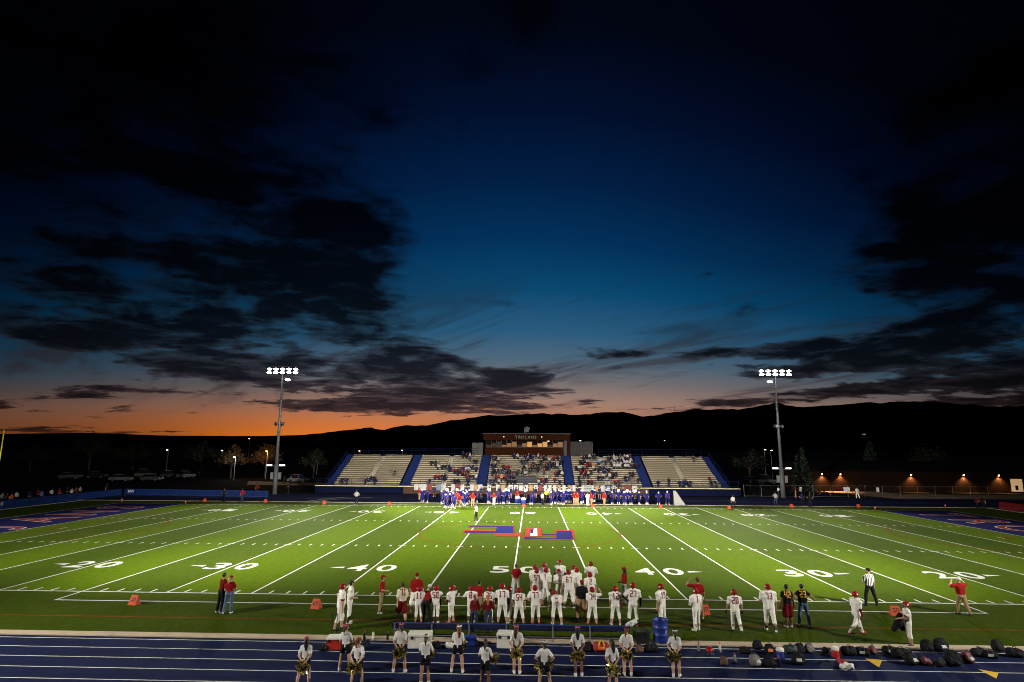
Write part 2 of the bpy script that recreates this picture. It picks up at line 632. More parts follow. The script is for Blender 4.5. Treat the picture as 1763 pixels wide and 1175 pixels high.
def ring(name, cx, cy, r, w, a0, a1, z, m):
    mb = MB()
    n = 72
    for k in range(n):
        t0, t1 = a0 + (a1 - a0) * k / n, a0 + (a1 - a0) * (k + 1) / n
        mb.quad(*[(cx + rr * math.cos(t), cy + rr * math.sin(t), z) for rr, t in ((r - w, t0), (r + w, t0), (r + w, t1), (r - w, t1))])
    return mb.build(name, m, turf)


ring('centre_circle', 0, CY, 9.15, .045, 0, 2 * math.pi, Z3, M_redline)
for s in (-1, 1):
    ring('penalty_arc', s * 43.5, CY, 9.15, .06, (math.pi if s > 0 else 0) - .9, (math.pi if s > 0 else 0) + .9, Z3, M_redline)
    MB().lathe([(0.0, 0), (.45, 0)], 16, 0, Matrix.Translation((s * 43.5, CY, Z3))).build('penalty_spot', M_redline, turf)

# painted mid-field letters (read from the far side)
M_logoblue = mat('logo_blue_turf', (0.011, 0.010, 0.075), .95, var=.12, spec=.02)
M_logored = mat('logo_red_turf', (0.20, 0.024, 0.012), .95, var=.12, spec=.02)


def painted(name, pix, m, z):
    pts = [G(690 + px / 4.198, 860 + py / 4.198) for px, py in pix]
    mb = MB().add([(p[0], p[1], z) for p in pts], [tuple(range(len(pts)))[::-1]])
    return mb.build(name, m, turf)


for pix in ([(497, 190), (836, 190), (836, 252), (888, 236), (888, 270), (684, 270), (686, 252), (466, 252), (472, 228), (704, 228), (707, 210), (505, 210)],
            [(900, 266), (1128, 278), (1130, 264), (1000, 262), (1000, 244), (1130, 244), (1134, 219), (1264, 219), (1276, 294), (898, 291)]):
    painted('logo_outline', pix, M_logored, .020)
for pix in ([(514, 195), (714, 195), (830, 195), (830, 246), (700, 247), (476, 247), (482, 234), (700, 234), (712, 205), (510, 205)],
            [(908, 272), (1140, 282), (1142, 226), (1250, 226), (1262, 287), (906, 287)], [(1036, 250), (1140, 250), (1140, 259), (1036, 259)]):
    painted('logo_letter', pix, M_logoblue, .025)
painted('logo_emblem', [(918, 208), (1030, 208), (1034, 256), (1044, 266), (912, 266)], M_logored, .030)
painted('logo_emblem_face', [(955, 215), (1000, 212), (1003, 266), (952, 264)], M_line, .035)
painted('logo_emblem_shade', [(955, 216), (976, 214), (974, 244), (954, 246)], M_logoblue, .040)

# end zones
for s in (-1, 1):
    ez = sheet('end_zone', min(s * 50 * YD, s * 60 * YD) + .06, max(s * 50 * YD, s * 60 * YD) - .06, 0.05, FW - .05, Z3, M_endblue, turf)
    for i, ch in enumerate('TROJANS'):
        yc = 5.2 + i * (FW - 10.4) / 6
        if s > 0:
            yc = FW - yc
        for m, off, z in ((M_line, .13, .020), (M_endred, -.02, .025)):
            me = text_mesh(ch, 7.6, m, offset=off, sx=.95)
            o = link_mesh('end_zone_letter', me, ez, (s * 55 * YD, yc, z))
            o.rotation_euler = (0, 0, math.pi / 2 if s < 0 else -math.pi / 2)

# dirt paths behind the far track
for pts in ([G(1392, 838), G(1540, 851), G(1800, 850), G(1800, 843), G(1560, 843), G(1400, 832)], [G(428, 840), G(560, 840), G(575, 835), G(430, 834)]):
    p = MB().add([(q[0], q[1], -.02) for q in pts], [tuple(range(len(pts)))]).build('dirt_path', M_path)
    p['kind'] = 'structure'

# ------------------------------------------------------------------ mountains
ridge = [(-260, 758), (0, 757), (150, 754), (300, 757), (450, 756), (520, 753), (545, 750), (590, 743), (640, 739), (662, 743), (700, 733), (740, 729), (800, 724),
         (860, 720), (905, 715), (945, 713), (1000, 712), (1040, 706), (1075, 707), (1108, 716), (1140, 712), (1165, 705), (1200, 702), (1250, 700), (1300, 696),
         (1332, 689), (1380, 693), (1440, 690), (1500, 688), (1600, 686), (1763, 690), (2050, 690)]


def build_mountains():
    rng = np.random.default_rng(3)
    azs, els = [], []
    for px, py in ridge:
        d = ray(px, py)
        azs.append(math.atan2(d[0], d[1])); els.append(d[2] / math.hypot(d[0], d[1]))
    na, nr = 420, 14
    A = np.linspace(azs[0], azs[-1], na)
    E = np.interp(A, azs, els)
    jag = np.zeros(na)
    for o in range(5):
        n = 20 * 2 ** o
        jag += np.interp(np.linspace(0, 1, na), np.linspace(0, 1, n), rng.normal(size=n)) * .0019 / 1.6 ** o
    E = E + jag * np.clip((E - .012) * 40, .1, 1)
    dist = np.linspace(4200, 9000, nr)
    vs, fs = [], []
    for j in range(nr):
        t = j / (nr - 1)
        spur = np.interp(np.linspace(0, 1, na), np.linspace(0, 1, 60), rng.normal(size=60)) * .16 * math.sin(math.pi * t)
        hh = (E * dist[-1]) * np.clip(t ** 1.25 * (1 + spur), 0, 1) if j < nr - 1 else E * dist[-1]
        for i in range(na):
            zz = hh[i] + 7.66 - 8 if j else -60
            vs.append((CX + dist[j] * math.sin(A[i]), -CD + dist[j] * math.cos(A[i]), zz if j < nr - 1 else hh[i] + 7.66))
    for j in range(nr - 1):
        for i in range(na - 1):
            fs.append((j * na + i, j * na + i + 1, (j + 1) * na + i + 1, (j + 1) * na + i))
    back = len(vs)
    for i in range(na):
        vs.append((CX + 12500 * math.sin(A[i]), -CD + 12500 * math.cos(A[i]), -60))
    for i in range(na - 1):
        fs.append(((nr - 1) * na + i, (nr - 1) * na + i + 1, back + i + 1, back + i))
    o = MB().add(vs, fs).build('mountains', mat('dark_forested_slope', (0.03, 0.03, 0.032), .95, var=.3, scale=.004, spec=0.0), smooth=True)
    o['kind'] = 'structure'


build_mountains()

# ------------------------------------------------------------------ floodlight poles
M_galv = mat('galvanised_steel', (0.20, 0.205, 0.21), .55, .5, var=.12, scale=3)
M_lens = mat('lit_floodlight_lens', (1, 1, 1), .3, emit=(1.0, 0.93, 1.0), estr=26.0)
M_housing = mat('floodlight_housing', (0.30, 0.30, 0.32), .4, .5)
M_box = mat('grey_steel_cabinet', (0.16, 0.17, 0.17), .6)


def fixture_meshes():
    h = MB().lathe([(.0, -.30), (.10, -.30), (.13, -.22), (.20, -.08), (.27, .0), (.28, .06)], 14).mesh('housing', M_housing, True)
    l = MB().lathe([(.27, .02), (.17, .05), (.0, .06)], 14).mesh('lens', M_lens, True)
    return h, l


FX_H, FX_L = fixture_meshes()


def light_pole(x, y, aims, label, watts, group):
    """aims: field points the heads on this pole are turned to"""
    root = empty('floodlight_pole', (x, y, 0))
    tag(root, label, 'light pole', group)
    inward = 1 if y < CY else -1
    MB().tube([(0, 0, 0), (0, 0, 4.8)], [.36, .33], 14).build('pole_base', mat('dark_pole_sleeve', (.09, .1, .1), .6), root, smooth=True)
    MB().tube([(0, 0, 4.8), (0, 0, 12), (0, 0, 20.9)], [.27, .21, .13], 14).build('pole', M_galv, root, smooth=True)
    for z in (20.05, 20.65):
        MB().box(-2.6, 2.6, -.07, .07, z - .05, z + .05).build('crossarm', M_galv, root)
    MB().box(-2.5, 2.5, -.25, .25, 21.0, 21.03).build('top_rail', M_box, root)
    k = 0

    def head(px, pz, aim, big=1.0):
        f = link_mesh('floodlight', FX_H, root, (px, inward * .32, pz))
        d = Vector(aim) - Vector((x + px, y + inward * .32, pz))
        f.rotation_mode = 'QUATERNION'
        f.rotation_quaternion = d.to_track_quat('Z', 'Y')
        f.scale = (big * 1.42, big * .68, big * .9)
        link_mesh('lens', FX_L, f)
        return f
    for row, z in enumerate((20.05, 20.65)):
        for i in range(5):
            head(-2.25 + 1.12 * i, z - .12, aims[(i + row) % len(aims)])
    s = -1 if x > 0 else 1
    MB().tube([(0, 0, 19.2), (s * .9, inward * .1, 18.95)], .05, 6).build('side_arm', M_galv, root)
    head(s * 1.0, 18.75, aims[0], 1.1)
    # horn speakers half way up
    mb = MB()
    for a in (0.3, 1.6, 2.9, 4.2):
        mx = Matrix.Translation((0, 0, 11.5)) @ Matrix.Rotation(a, 4, 'Z') @ Matrix.Rotation(R(100), 4, 'Y')
        mb.lathe([(.05, .2), (.12, .4), (.34, .72), (.36, .74), (.0, .5)], 12, 0, mx)
    mb.build('loudspeaker_horns', M_housing, root, smooth=True)
    # low area lights
    MB().box(-1.5, 1.5, -.05, .05, 4.45, 4.53).build('low_arm', M_galv, root)
    for sx in (-1, 1):
        f = MB().box(-.46, .46, -.16, .16, -.10, .10).build('area_light', M_housing, root, (sx * 1.05, -inward * .0 + inward * .12, 4.66))
        MB().box(-.42, .42, inward * .165 - .004, inward * .165 + .004, -.09, .09).build('lens', mat('lit_area_light_lens', (1, 1, 1), .3, emit=(1, .97, .95), estr=9.0), f)
        MB().box(-.22, .22, -.16, .16, 0, 1.1).build('electrical_cabinet', M_box, root, (sx * .62, 0, 2.4))
    for i, (aim, wf, size) in enumerate(aims_spots[(x > 0, y > CY)]):
        ld = bpy.data.lights.new('floodlight_beam', 'SPOT')
        ld.energy = watts * wf
        ld.color = (1.0, 0.95, 0.86)
        ld.spot_size = R(size)
        ld.spot_blend = 1.0
        ld.shadow_soft_size = 0.25
        lo = bpy.data.objects.new('floodlight_beam', ld)
        COL.objects.link(lo)
        lo.parent = root
        px = -2.0 + 4.0 * i / max(1, len(aims_spots[(x > 0, y > CY)]) - 1)
        lo.location = (px, inward * .75, 20.3)
        d = Vector(aim) - Vector((x + px, y + inward * .75, 20.3))
        lo.rotation_mode = 'QUATERNION'
        lo.rotation_quaternion = (-d).to_track_quat('Z', 'Y')
    return root


aims_spots = {
    # (right side, far side): list of (aim point, share, cone)
    (False, True): [((-14, 37, 0), .9, 44), ((4, 38, 0), 3.3, 38), ((-36, 32, 0), .5, 54), ((8, 27, 0), .7, 32)],
    (True, True): [((14, 37, 0), .9, 44), ((-4, 38, 0), 3.3, 38), ((36, 32, 0), .5, 54), ((-8, 27, 0), .7, 32)],
    (False, False): [((-15, 35, 0), .85, 46), ((2, 35, 0), 3.1, 43), ((-38, 31, 0), .55, 58), ((-19, 66, 0), .62, 26), ((15, 66, 0), .62, 26), ((-6, -4, 0), .44, 76)],
    (True, False): [((15, 35, 0), .85, 46), ((-2, 35, 0), 3.1, 43), ((38, 31, 0), .55, 58), ((19, 66, 0), .62, 26), ((-15, 66, 0), .62, 26), ((6, -4, 0), .44, 76)],
}
for (x, y), lab, w in (((-40.9, 66.8), 'tall floodlight pole in front of the orange sunset, left of the bleachers', FLOOD_FAR), ((41.6, 68.4), 'tall floodlight pole beside the dark conifer, right of the bleachers', FLOOD_FAR),
                       ((-41, -23), 'floodlight pole on the spectators side of the near track, by the fenced end', FLOOD_NEAR), ((41.6, -23), 'floodlight pole on the spectators side of the near track, by the red barrier end', FLOOD_NEAR)):
    s = -1 if x < 0 else 1
    yy = 22 if y > CY else 28
    light_pole(x, y, [(s * 14, yy, 0), (s * 2, yy, 0), (s * 26, yy, 0), (-s * 8, yy, 0)], lab, w, 'floodlight poles around the field')

# ------------------------------------------------------------------ bleachers
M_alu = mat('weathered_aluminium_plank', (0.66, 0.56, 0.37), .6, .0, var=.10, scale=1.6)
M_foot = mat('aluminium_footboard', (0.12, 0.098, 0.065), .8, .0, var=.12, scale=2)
M_stair = mat('blue_stair_paint', (0.006, 0.014, 0.075), .8, var=.12, scale=2, spec=.1)
M_aisle = mat('white_aisle_paint', (0.55, 0.5, 0.39), .7)
M_rail = mat('dark_blue_rail_paint', (0.010, 0.014, 0.04), .6, spec=.1)
M_tarp = mat('navy_skirt_panel', (0.004, 0.006, 0.024), .9, spec=.03)
M_brickdark = mat('dark_brick_base', (0.05, 0.022, 0.014), .85, var=.3, scale=8)
NR, RD, RH = 15, .765, .322
BY0, BZ0 = 72.2, 1.28      # footboard of the first row
stand = empty('bleacher_stand', (0, BY0, 0))
tag(stand, 'long aluminium bleachers with blue stairways across the far side of the field', 'bleachers')


def row_z(i): return BZ0 + RH * i


halves = []
for c, w in ((-27.35, 11.3), (-14.1, 11.3), (0, 13.2), (14.1, 11.3), (27.35, 11.3)):
    halves += [(c - w / 2, c - .45), (c + .45, c + w / 2)]
plank_me, foot_me = {}, {}
for hx0, hx1 in halves:
    L = round(hx1 - hx0, 2)
    if L not in plank_me:
        plank_me[L] = MB().box(0, L, 0, .27, -.05, 0).mesh('seat_plank', M_alu)
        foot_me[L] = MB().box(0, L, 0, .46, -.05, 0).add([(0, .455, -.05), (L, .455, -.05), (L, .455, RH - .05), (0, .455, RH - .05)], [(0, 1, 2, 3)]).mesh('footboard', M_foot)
    for i in range(NR):
        link_mesh('seat_plank', plank_me[L], stand, (hx0, RD * i + .47, row_z(i) + .43))
        link_mesh('footboard', foot_me[L], stand, (hx0, RD * i, row_z(i)))
for c in (-27.35, -14.1, 0, 14.1, 27.35):
    mb = MB()
    for i in range(NR):
        mb.box(c - .42, c + .42, RD * i, RD * i + .40, row_z(i) - .05, row_z(i) + .004)
        mb.box(c - .42, c + .42, RD * i + .40, RD * (i + 1) - .003, row_z(i) + .1, row_z(i) + RH * .5)
    mb.build('aisle_steps', M_aisle, stand)
for c in (-33.7, -20.55, -7.55, 7.55, 20.55, 33.7):
    st = empty('stairway', (0, 0, 0))
    st.parent = stand
    wd = .80 if abs(c) < 30 else .55
    me = MB().box(-wd, wd, 0, RD / 2 - .002, -.16, 0).mesh('step', M_stair)
    for i in range(NR * 2 + 2):
        link_mesh('step', me, st, (c, RD / 2 * i - .4, .98 + RH / 2 * i + .3))
    if abs(c) > 30:
        mb = MB()
        for dz in (.5, 1.0):
            mb.tube([(c + math.copysign(wd, c), -.4, 1.28 + dz), (c + math.copysign(wd, c), NR * RD, row_z(NR) + dz)], .03, 6)
        for i in range(0, NR + 1, 2):
            mb.tube([(c + math.copysign(wd, c), RD * i, row_z(i)), (c + math.copysign(wd, c), RD * i, row_z(i) + 1.0)], .025, 6)
        mb.build('side_railing', M_stair, stand)
# steel under-structure, closing panels and front walkway
MB().add([(-33.6, .2, 1.0), (-33.6, NR * RD, row_z(NR) - .4), (-33.6, NR * RD, 0), (-33.6, .2, 0)], [(0, 1, 2, 3)]).build('end_panel', M_tarp, stand)
MB().add([(33.6, .2, 1.0), (33.6, NR * RD, row_z(NR) - .4), (33.6, NR * RD, 0), (33.6, .2, 0)], [(0, 1, 2, 3)]).build('end_panel', M_tarp, stand)
MB().box(-33.6, 33.6, NR * RD + .02, NR * RD + .1, 0, row_z(NR) + .1).build('back_panel', M_tarp, stand)
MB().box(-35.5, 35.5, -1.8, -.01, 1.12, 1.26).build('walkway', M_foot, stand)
MB().box(-35.5, 35.5, -1.86, -1.80, 1.16, 1.27).build('walkway_edge', M_alu, stand)
for x0, x1 in ((-35.5, -20.6), (20.6, 35.5)):
    MB().box(x0, x1, -1.78, -1.70, .02, 1.10).build('skirt_panel', M_tarp, stand)
MB().box(-20.5, 20.5, -1.78, -1.70, .02, 1.10).build('skirt_panel', M_brickdark, stand)
rail_post = MB().tube([(0, 0, 1.26), (0, 0, 2.42)], .028, 6).mesh('rail_post', M_rail)
for k in range(37):
    link_mesh('rail_post', rail_post, stand, (-35.3 + k * 70.6 / 36, -1.72, 0))
for z in (1.62, 2.0, 2.42):
    MB().tube([(-35.4, -1.72, z), (35.4, -1.72, z)], .026, 6).build('front_rail', M_rail, stand)
for z in (.45, .95, 1.4):
    for x0, x1 in ((-33, -9), (13.5, 33)):
        MB().tube([(x0, NR * RD + .06, row_z(NR) + z), (x1, NR * RD + .06, row_z(NR) + z)], .03, 6).build('back_rail', mat('blue_rail_paint', (.004, .007, .03), .7, spec=.1), stand)
for k in range(25):
    xx = -33 + k * 66 / 24
    if xx < -9 or xx > 13:
        MB().tube([(xx, NR * RD + .06, row_z(NR)), (xx, NR * RD + .06, row_z(NR) + 1.4)], .03, 6).build('back_rail_post', MATS['blue_rail_paint'], stand)
# camera platform in the front rows of the middle section
plat = MB().box(-1.6, 1.9, .6, 3.0, 2.75, 2.85)
for px in (-1.55, -.4, .75, 1.85):
    plat.tube([(px, .65, .9), (px, .65, 3.85)], .03, 6)
for z in (3.3, 3.85):
    plat.tube([(-1.55, .65, z), (1.85, .65, z)], .025, 6)
plat.box(-1.55, 1.85, .62, .66, 1.3, 2.75)
plat.build('camera_platform', mat('dark_platform_paint', (.015, .015, .022), .6), stand)

# banners along the front rail
BAN = [(716, 723, 'w'), (724, 737, 'w'), (738, 747, 'm'), (754, 762, 's'), (763, 770, 'w'), (780, 786, 'w'), (786.5, 795, 'm'), (796, 802, 'w'), (812, 818.5, 'w'), (819, 825.5, 't'), (826, 833.5, 'w'),
       (842, 848, 'w'), (857, 864, 'w'), (865, 873, 't'), (878, 886.5, 'w'), (888, 895, 'w'), (896, 904, 'o'), (906, 912, 'w'), (913, 921, 't'), (922.5, 929, 'w'), (930, 937, 'm'), (939, 945, 'w'), (946, 953, 'o'),
       (955, 961, 'w'), (962.5, 969, 't'), (971, 977, 'w'), (980, 987.5, 't'), (988, 994, 'w'), (1004, 1026, 'w'), (1027, 1035, 't'), (1037, 1044, 'w'), (1045.5, 1055, 'n'), (1057, 1063, 'w'), (1077, 1090, 'm'), (1091, 1100, 'w')]
BCOL = {'w': ('white_banner', (.40, .40, .38), 'plain white'), 'm': ('maroon_banner', (.16, .03, .03), 'maroon'), 's': ('slate_banner', (.14, .17, .26), 'slate blue'),
        't': ('tan_banner', (.26, .17, .08), 'tan oval-print'), 'o': ('silver_banner', (.3, .3, .28), 'silver oval-print'), 'n': ('navy_banner', (.03, .04, .12), 'navy lettered')}
for a, b, c in BAN:
    p0, p1 = AY(a, 835.6, 70.35), AY(b, 846, 70.35)
    nm, cc, word = BCOL[c]
    bb = MB()
    w, h = p1[0] - p0[0], 1.0
    n = 6
    for k in range(n):
        q = [(-w / 2 + w * (k + j) / n, .03 * math.sin((k + j) * 1.3)) for j in (0, 1)]
        bb.add([(q[0][0], q[0][1], 0), (q[1][0], q[1][1], 0), (q[1][0], q[1][1], h), (q[0][0], q[0][1], h), (q[0][0], q[0][1] + .01, 0), (q[1][0], q[1][1] + .01, 0), (q[1][0], q[1][1] + .01, h), (q[0][0], q[0][1] + .01, h)],
               [(0, 1, 2, 3), (5, 4, 7, 6), (3, 2, 6, 7), (0, 4, 5, 1)])
    o = bb.build('banner', mat(nm, cc, .7), None, ((p0[0] + p1[0]) / 2, 70.28, .60))
    tag(o, word + ' sponsor banner hung along the front of the bleachers', 'banner', 'sponsor banners on the bleacher front: ' + word)
    if c in 'to':
        e = MB().lathe([(0, 0), (1, 0)], 20, 0, Matrix.Translation((0, -.05, .5)) @ Matrix.Rotation(R(90), 4, 'X') @ Matrix.Diagonal((w * .42, .36, 1, 1)))
        e.build('oval_print', mat(nm + '_oval', tuple(min(1, x * 1.35) for x in cc), .7), o)
    if c == 'n' or (c == 'w' and b - a > 15):
        for j in range(3):
            MB().box(-w * .3, w * .3, -.056, -.05, .2 + j * .25, .32 + j * .25).build('printed_line', mat('print_' + c, (.6, .62, .7) if c == 'n' else (.12, .12, .13), .7), o)

# ------------------------------------------------------------------ press box
M_pbrick = mat('brown_press_box_cladding', (0.030, 0.0085, 0.003), .95, var=.15, scale=3, spec=.05)
M_pdark = mat('dark_window_frame', (.012, .012, .014), .4)
M_glow = mat('lit_press_box_window', (.2, .12, .05), .3, emit=(1.0, .46, .10), estr=.5)
M_glow2 = mat('half_lit_press_box_window', (.1, .06, .03), .3, emit=(1.0, .36, .06), estr=.16)
M_dimwin = mat('dim_press_box_window', (.02, .02, .025), .15, emit=(1.0, .45, .12), estr=.035)
pb = empty('press_box', (0, 86.2, 0))
tag(pb, 'brown press box with lit windows and roof lettering above the middle bleachers', 'press box')
PY = 0
MB().box(-8.1, 7.2, 0, 4.5, 5.4, 7.75).build('lower_wall', M_pbrick, pb)
MB().box(-8.4, 8.5, -.25, 4.8, 9.15, 10.35).build('roof_fascia', M_pbrick, pb)
MB().box(-8.6, 8.7, -.4, 5.0, 10.35, 10.5).build('roof', M_pdark, pb)
MB().box(7.25, 7.9, .1, 4.5, 0, 9.15).build('stair_shaft', M_pdark, pb)
MB().box(7.92, 8.45, -.1, 4.5, 0, 9.15).build('side_column', M_pbrick, pb)
MB().box(-8.0, 7.2, .35, 4.4, 7.75, 9.15).build('interior_wall', mat('press_box_interior', (.010, .006, .004), .9, spec=.02), pb)
lit = [0, 0, 0, 2, 2, 2, 0, 2, 1, 2, 1, 1, 0, 2, 2]
for k in range(15):
    x0 = -7.9 + k * 15.0 / 15
    fr = MB().box(x0, x0 + .07, .05, .3, 7.76, 9.14).build('window_frame', M_pdark, pb)
    MB().box(x0 + .08, x0 + .98, .2, .215, 7.9, 8.25 + .3 * ((k * 7) % 3)).build('window_pane', (M_dimwin, M_glow, M_glow2)[lit[k]], fr)
MB().box(-8.0, 7.2, .06, .28, 7.76, 7.86).build('window_sill', M_pdark, pb)
me = text_mesh('TROJANS', 1.0, mat('pale_sign_letters', (.16, .16, .14), .6), extrude=.04, spacing=1.25)
xs = [v.co.x for v in me.vertices]
for v in me.vertices:
    v.co.x *= 4.0 / (max(xs) - min(xs))
for i, ch in enumerate('TROJANS'):
    mch = text_mesh(ch, .78, MATS['pale_sign_letters'], extrude=.04, offset=.012)
    o = link_mesh('sign_letter', mch, pb, (-1.95 + i * .62, -.32, 9.72))
    o.rotation_euler = (R(90), 0, 0)
# helmet-shaped emblem on the roof
em = MB()
for k in range(10):
    a0, a1 = math.pi * k / 10, math.pi * (k + 1) / 10
    em.add([(.62 * math.cos(a0), -.2, .55 * math.sin(a0)), (.62 * math.cos(a1), -.2, .55 * math.sin(a1)), (.42 * math.cos(a1), -.2, .36 * math.sin(a1)), (.42 * math.cos(a0), -.2, .36 * math.sin(a0)),
            (.62 * math.cos(a0), -.1, .55 * math.sin(a0)), (.62 * math.cos(a1), -.1, .55 * math.sin(a1)), (.42 * math.cos(a1), -.1, .36 * math.sin(a1)), (.42 * math.cos(a0), -.1, .36 * math.sin(a0))],
           [(0, 1, 2, 3), (4, 7, 6, 5), (0, 4, 5, 1), (3, 2, 6, 7)])
em.box(-.3, .34, -.19, -.11, -.5, .3)
em.box(-.55, -.31, -.19, -.11, -.62, .1)
em.build('roof_emblem', mat('dull_emblem_metal', (.10, .10, .10), .6), pb, (.15, -.15, 11.2))
for x0, x1, c, h in ((-10.6, -8.5, (.07, .068, .06), 2.3), (8.55, 12.9, (.02, .016, .018), 2.6)):
    mb = MB().box(x0, x1, .3, 3.5, 6.3, 6.3 + h)
    wing = mb.build('side_booth', mat('booth_screen_%d' % x1, c, .7, var=.2, scale=4), pb)
    fr = MB()
    n = max(2, int((x1 - x0) / 1.05))
    for k in range(n + 1):
        fr.box(x0 + (x1 - x0) * k / n - .03, x0 + (x1 - x0) * k / n + .03, .24, .31, 6.25, 6.3 + h)
    for j in range(3):
        fr.box(x0, x1, .25, .305, 6.3 + h * j / 2 - .02, 6.3 + h * j / 2 + .02)
    fr.build('booth_frame', M_pdark, wing)
for lx in (-4.4, 3.0):
    MB().lathe([(0, .12), (.1, .1), (.12, 0), (.0, -.05)], 10, 0, Matrix.Translation((lx, -.34, 9.75))).build('fascia_lamp', mat('small_lamp_glow', (1, 1, .9), emit=(1, .9, .7), estr=1.2), pb)
MB().box(4.0, 4.5, .1, .2, 8.95, 9.05).build('ceiling_lamp', mat('ceiling_lamp_glow', (1, .9, .6), emit=(1, .75, .3), estr=2.5), pb)

# ------------------------------------------------------------------ figures: one continuous surface from tapered limbs
def surface_nets(d, mt, org, h):
    ins = d < 0
    nx, ny, nz = d.shape
    cs = (nx - 1, ny - 1, nz - 1)
    acc = np.zeros(cs + (3,), np.float32)
    cnt = np.zeros(cs, np.float32)
    cor = [(i, j, k) for i in (0, 1) for j in (0, 1) for k in (0, 1)]
    sl = lambda o: (slice(o[0], o[0] + cs[0]), slice(o[1], o[1] + cs[1]), slice(o[2], o[2] + cs[2]))
    for a in cor:
        for ax in range(3):
            if a[ax]:
                continue
            b = list(a); b[ax] = 1
            da, db = d[sl(a)], d[sl(b)]
            m = (da < 0) != (db < 0)
            if not m.any():
                continue
            t = da[m] / (da[m] - db[m])
            p = np.tile(np.array(a, np.float32), (len(t), 1))
            p[:, ax] += t
            acc[m] += p
            cnt[m] += 1
    act = cnt > 0
    idx = -np.ones(cs, np.int64)
    n = int(act.sum())
    idx[act] = np.arange(n)
    cells = np.argwhere(act).astype(np.float32)
    vs = (cells + acc[act] / cnt[act][:, None]) * h + org
    quads, mats = [], []
    for ax in range(3):
        o1, o2 = [x for x in range(3) if x != ax]
        s0 = [slice(1, None)] * 3; s1 = [slice(1, None)] * 3
        s0[ax] = slice(0, -1); s1[ax] = slice(1, None)
        s0[o1] = s1[o1] = slice(1, -1); s0[o2] = s1[o2] = slice(1, -1)
        A, B = ins[tuple(s0)], ins[tuple(s1)]
        for sgn, mk in ((1, A & ~B), (0, ~A & B)):
            e = np.argwhere(mk)
            if not len(e):
                continue
            g = e.copy(); g[:, o1] += 1; g[:, o2] += 1

            def cell(d1, d2):
                q = g.copy(); q[:, o1] += d1; q[:, o2] += d2
                return idx[q[:, 0], q[:, 1], q[:, 2]]
            f = np.stack([cell(-1, -1), cell(0, -1), cell(0, 0), cell(-1, 0)], 1)
            flip = (sgn == 1) != (ax == 1)
            quads.append(f if flip else f[:, ::-1])
            c = g.copy()
            if not sgn:
                c[:, ax] += 1
            mats.append(mt[c[:, 0], c[:, 1], c[:, 2]])
    return vs, np.concatenate(quads), np.concatenate(mats)


def sdf_surface(prims, h=.018, k=.03):
    """prims: (a, b, ra, rb, mat[, squash_y]) tapered capsules, smooth-united"""
    lo = np.min([np.minimum(np.array(p[0]) - p[2], np.array(p[1]) - p[3]) for p in prims], 0) - 3 * h
    hi = np.max([np.maximum(np.array(p[0]) + p[2], np.array(p[1]) + p[3]) for p in prims], 0) + 3 * h
    n = np.ceil((hi - lo) / h).astype(int) + 1
    D = np.full(tuple(n), 1.0, np.float32)
    RAW = np.full(tuple(n), 1.0, np.float32)
    MT = np.zeros(tuple(n), np.int16)
    for p in prims:
        a, b, ra, rb, mi = np.array(p[0], float), np.array(p[1], float), p[2], p[3], p[4]
        mar = k + 2 * h
        l = np.maximum(np.floor((np.minimum(a - ra, b - rb) - mar - lo) / h).astype(int), 0)
        u = np.minimum(np.ceil((np.maximum(a + ra, b + rb) + mar - lo) / h).astype(int) + 1, n)
        ax = [lo[i] + h * np.arange(l[i], u[i]) for i in range(3)]
        X, Y, Z = np.meshgrid(*ax, indexing='ij', sparse=True)
        ba = b - a
        L = max(1e-9, float(ba @ ba))
        t = np.clip(((X - a[0]) * ba[0] + (Y - a[1]) * ba[1] + (Z - a[2]) * ba[2]) / L, 0, 1)
        q = np.sqrt((X - a[0] - t * ba[0]) ** 2 + (Y - a[1] - t * ba[1]) ** 2 + (Z - a[2] - t * ba[2]) ** 2) - (ra + (rb - ra) * t)
        s = tuple(slice(l[i], u[i]) for i in range(3))
        d0 = D[s]
        hh = np.clip(.5 + .5 * (d0 - q) / k, 0, 1)
        D[s] = d0 + (q - d0) * hh - k * hh * (1 - hh)
        w = q < RAW[s]
        RAW[s] = np.where(w, q, RAW[s])
        MT[s] = np.where(w, mi, MT[s])
    return surface_nets(D, MT, lo, h)


def np_mesh(name, vs, quads, mi, mats):
    me = bpy.data.meshes.new(name)
    me.vertices.add(len(vs))
    me.vertices.foreach_set('co', np.asarray(vs, np.float32).ravel())
    me.loops.add(quads.size)
    me.loops.foreach_set('vertex_index', quads.astype(np.int32).ravel())
    me.polygons.add(len(quads))
    me.polygons.foreach_set('loop_start', np.arange(0, quads.size, 4, dtype=np.int32))
    me.polygons.foreach_set('material_index', np.asarray(mi, np.int32))
    me.polygons.foreach_set('use_smooth', np.ones(len(quads), bool))
    for m in mats:
        me.materials.append(m)
    me.update(calc_edges=True)
    me.validate()
    return me


def V(*a): return np.array(a, float)


def unit(v):
    v = np.array(v, float)
    return v / np.linalg.norm(v)


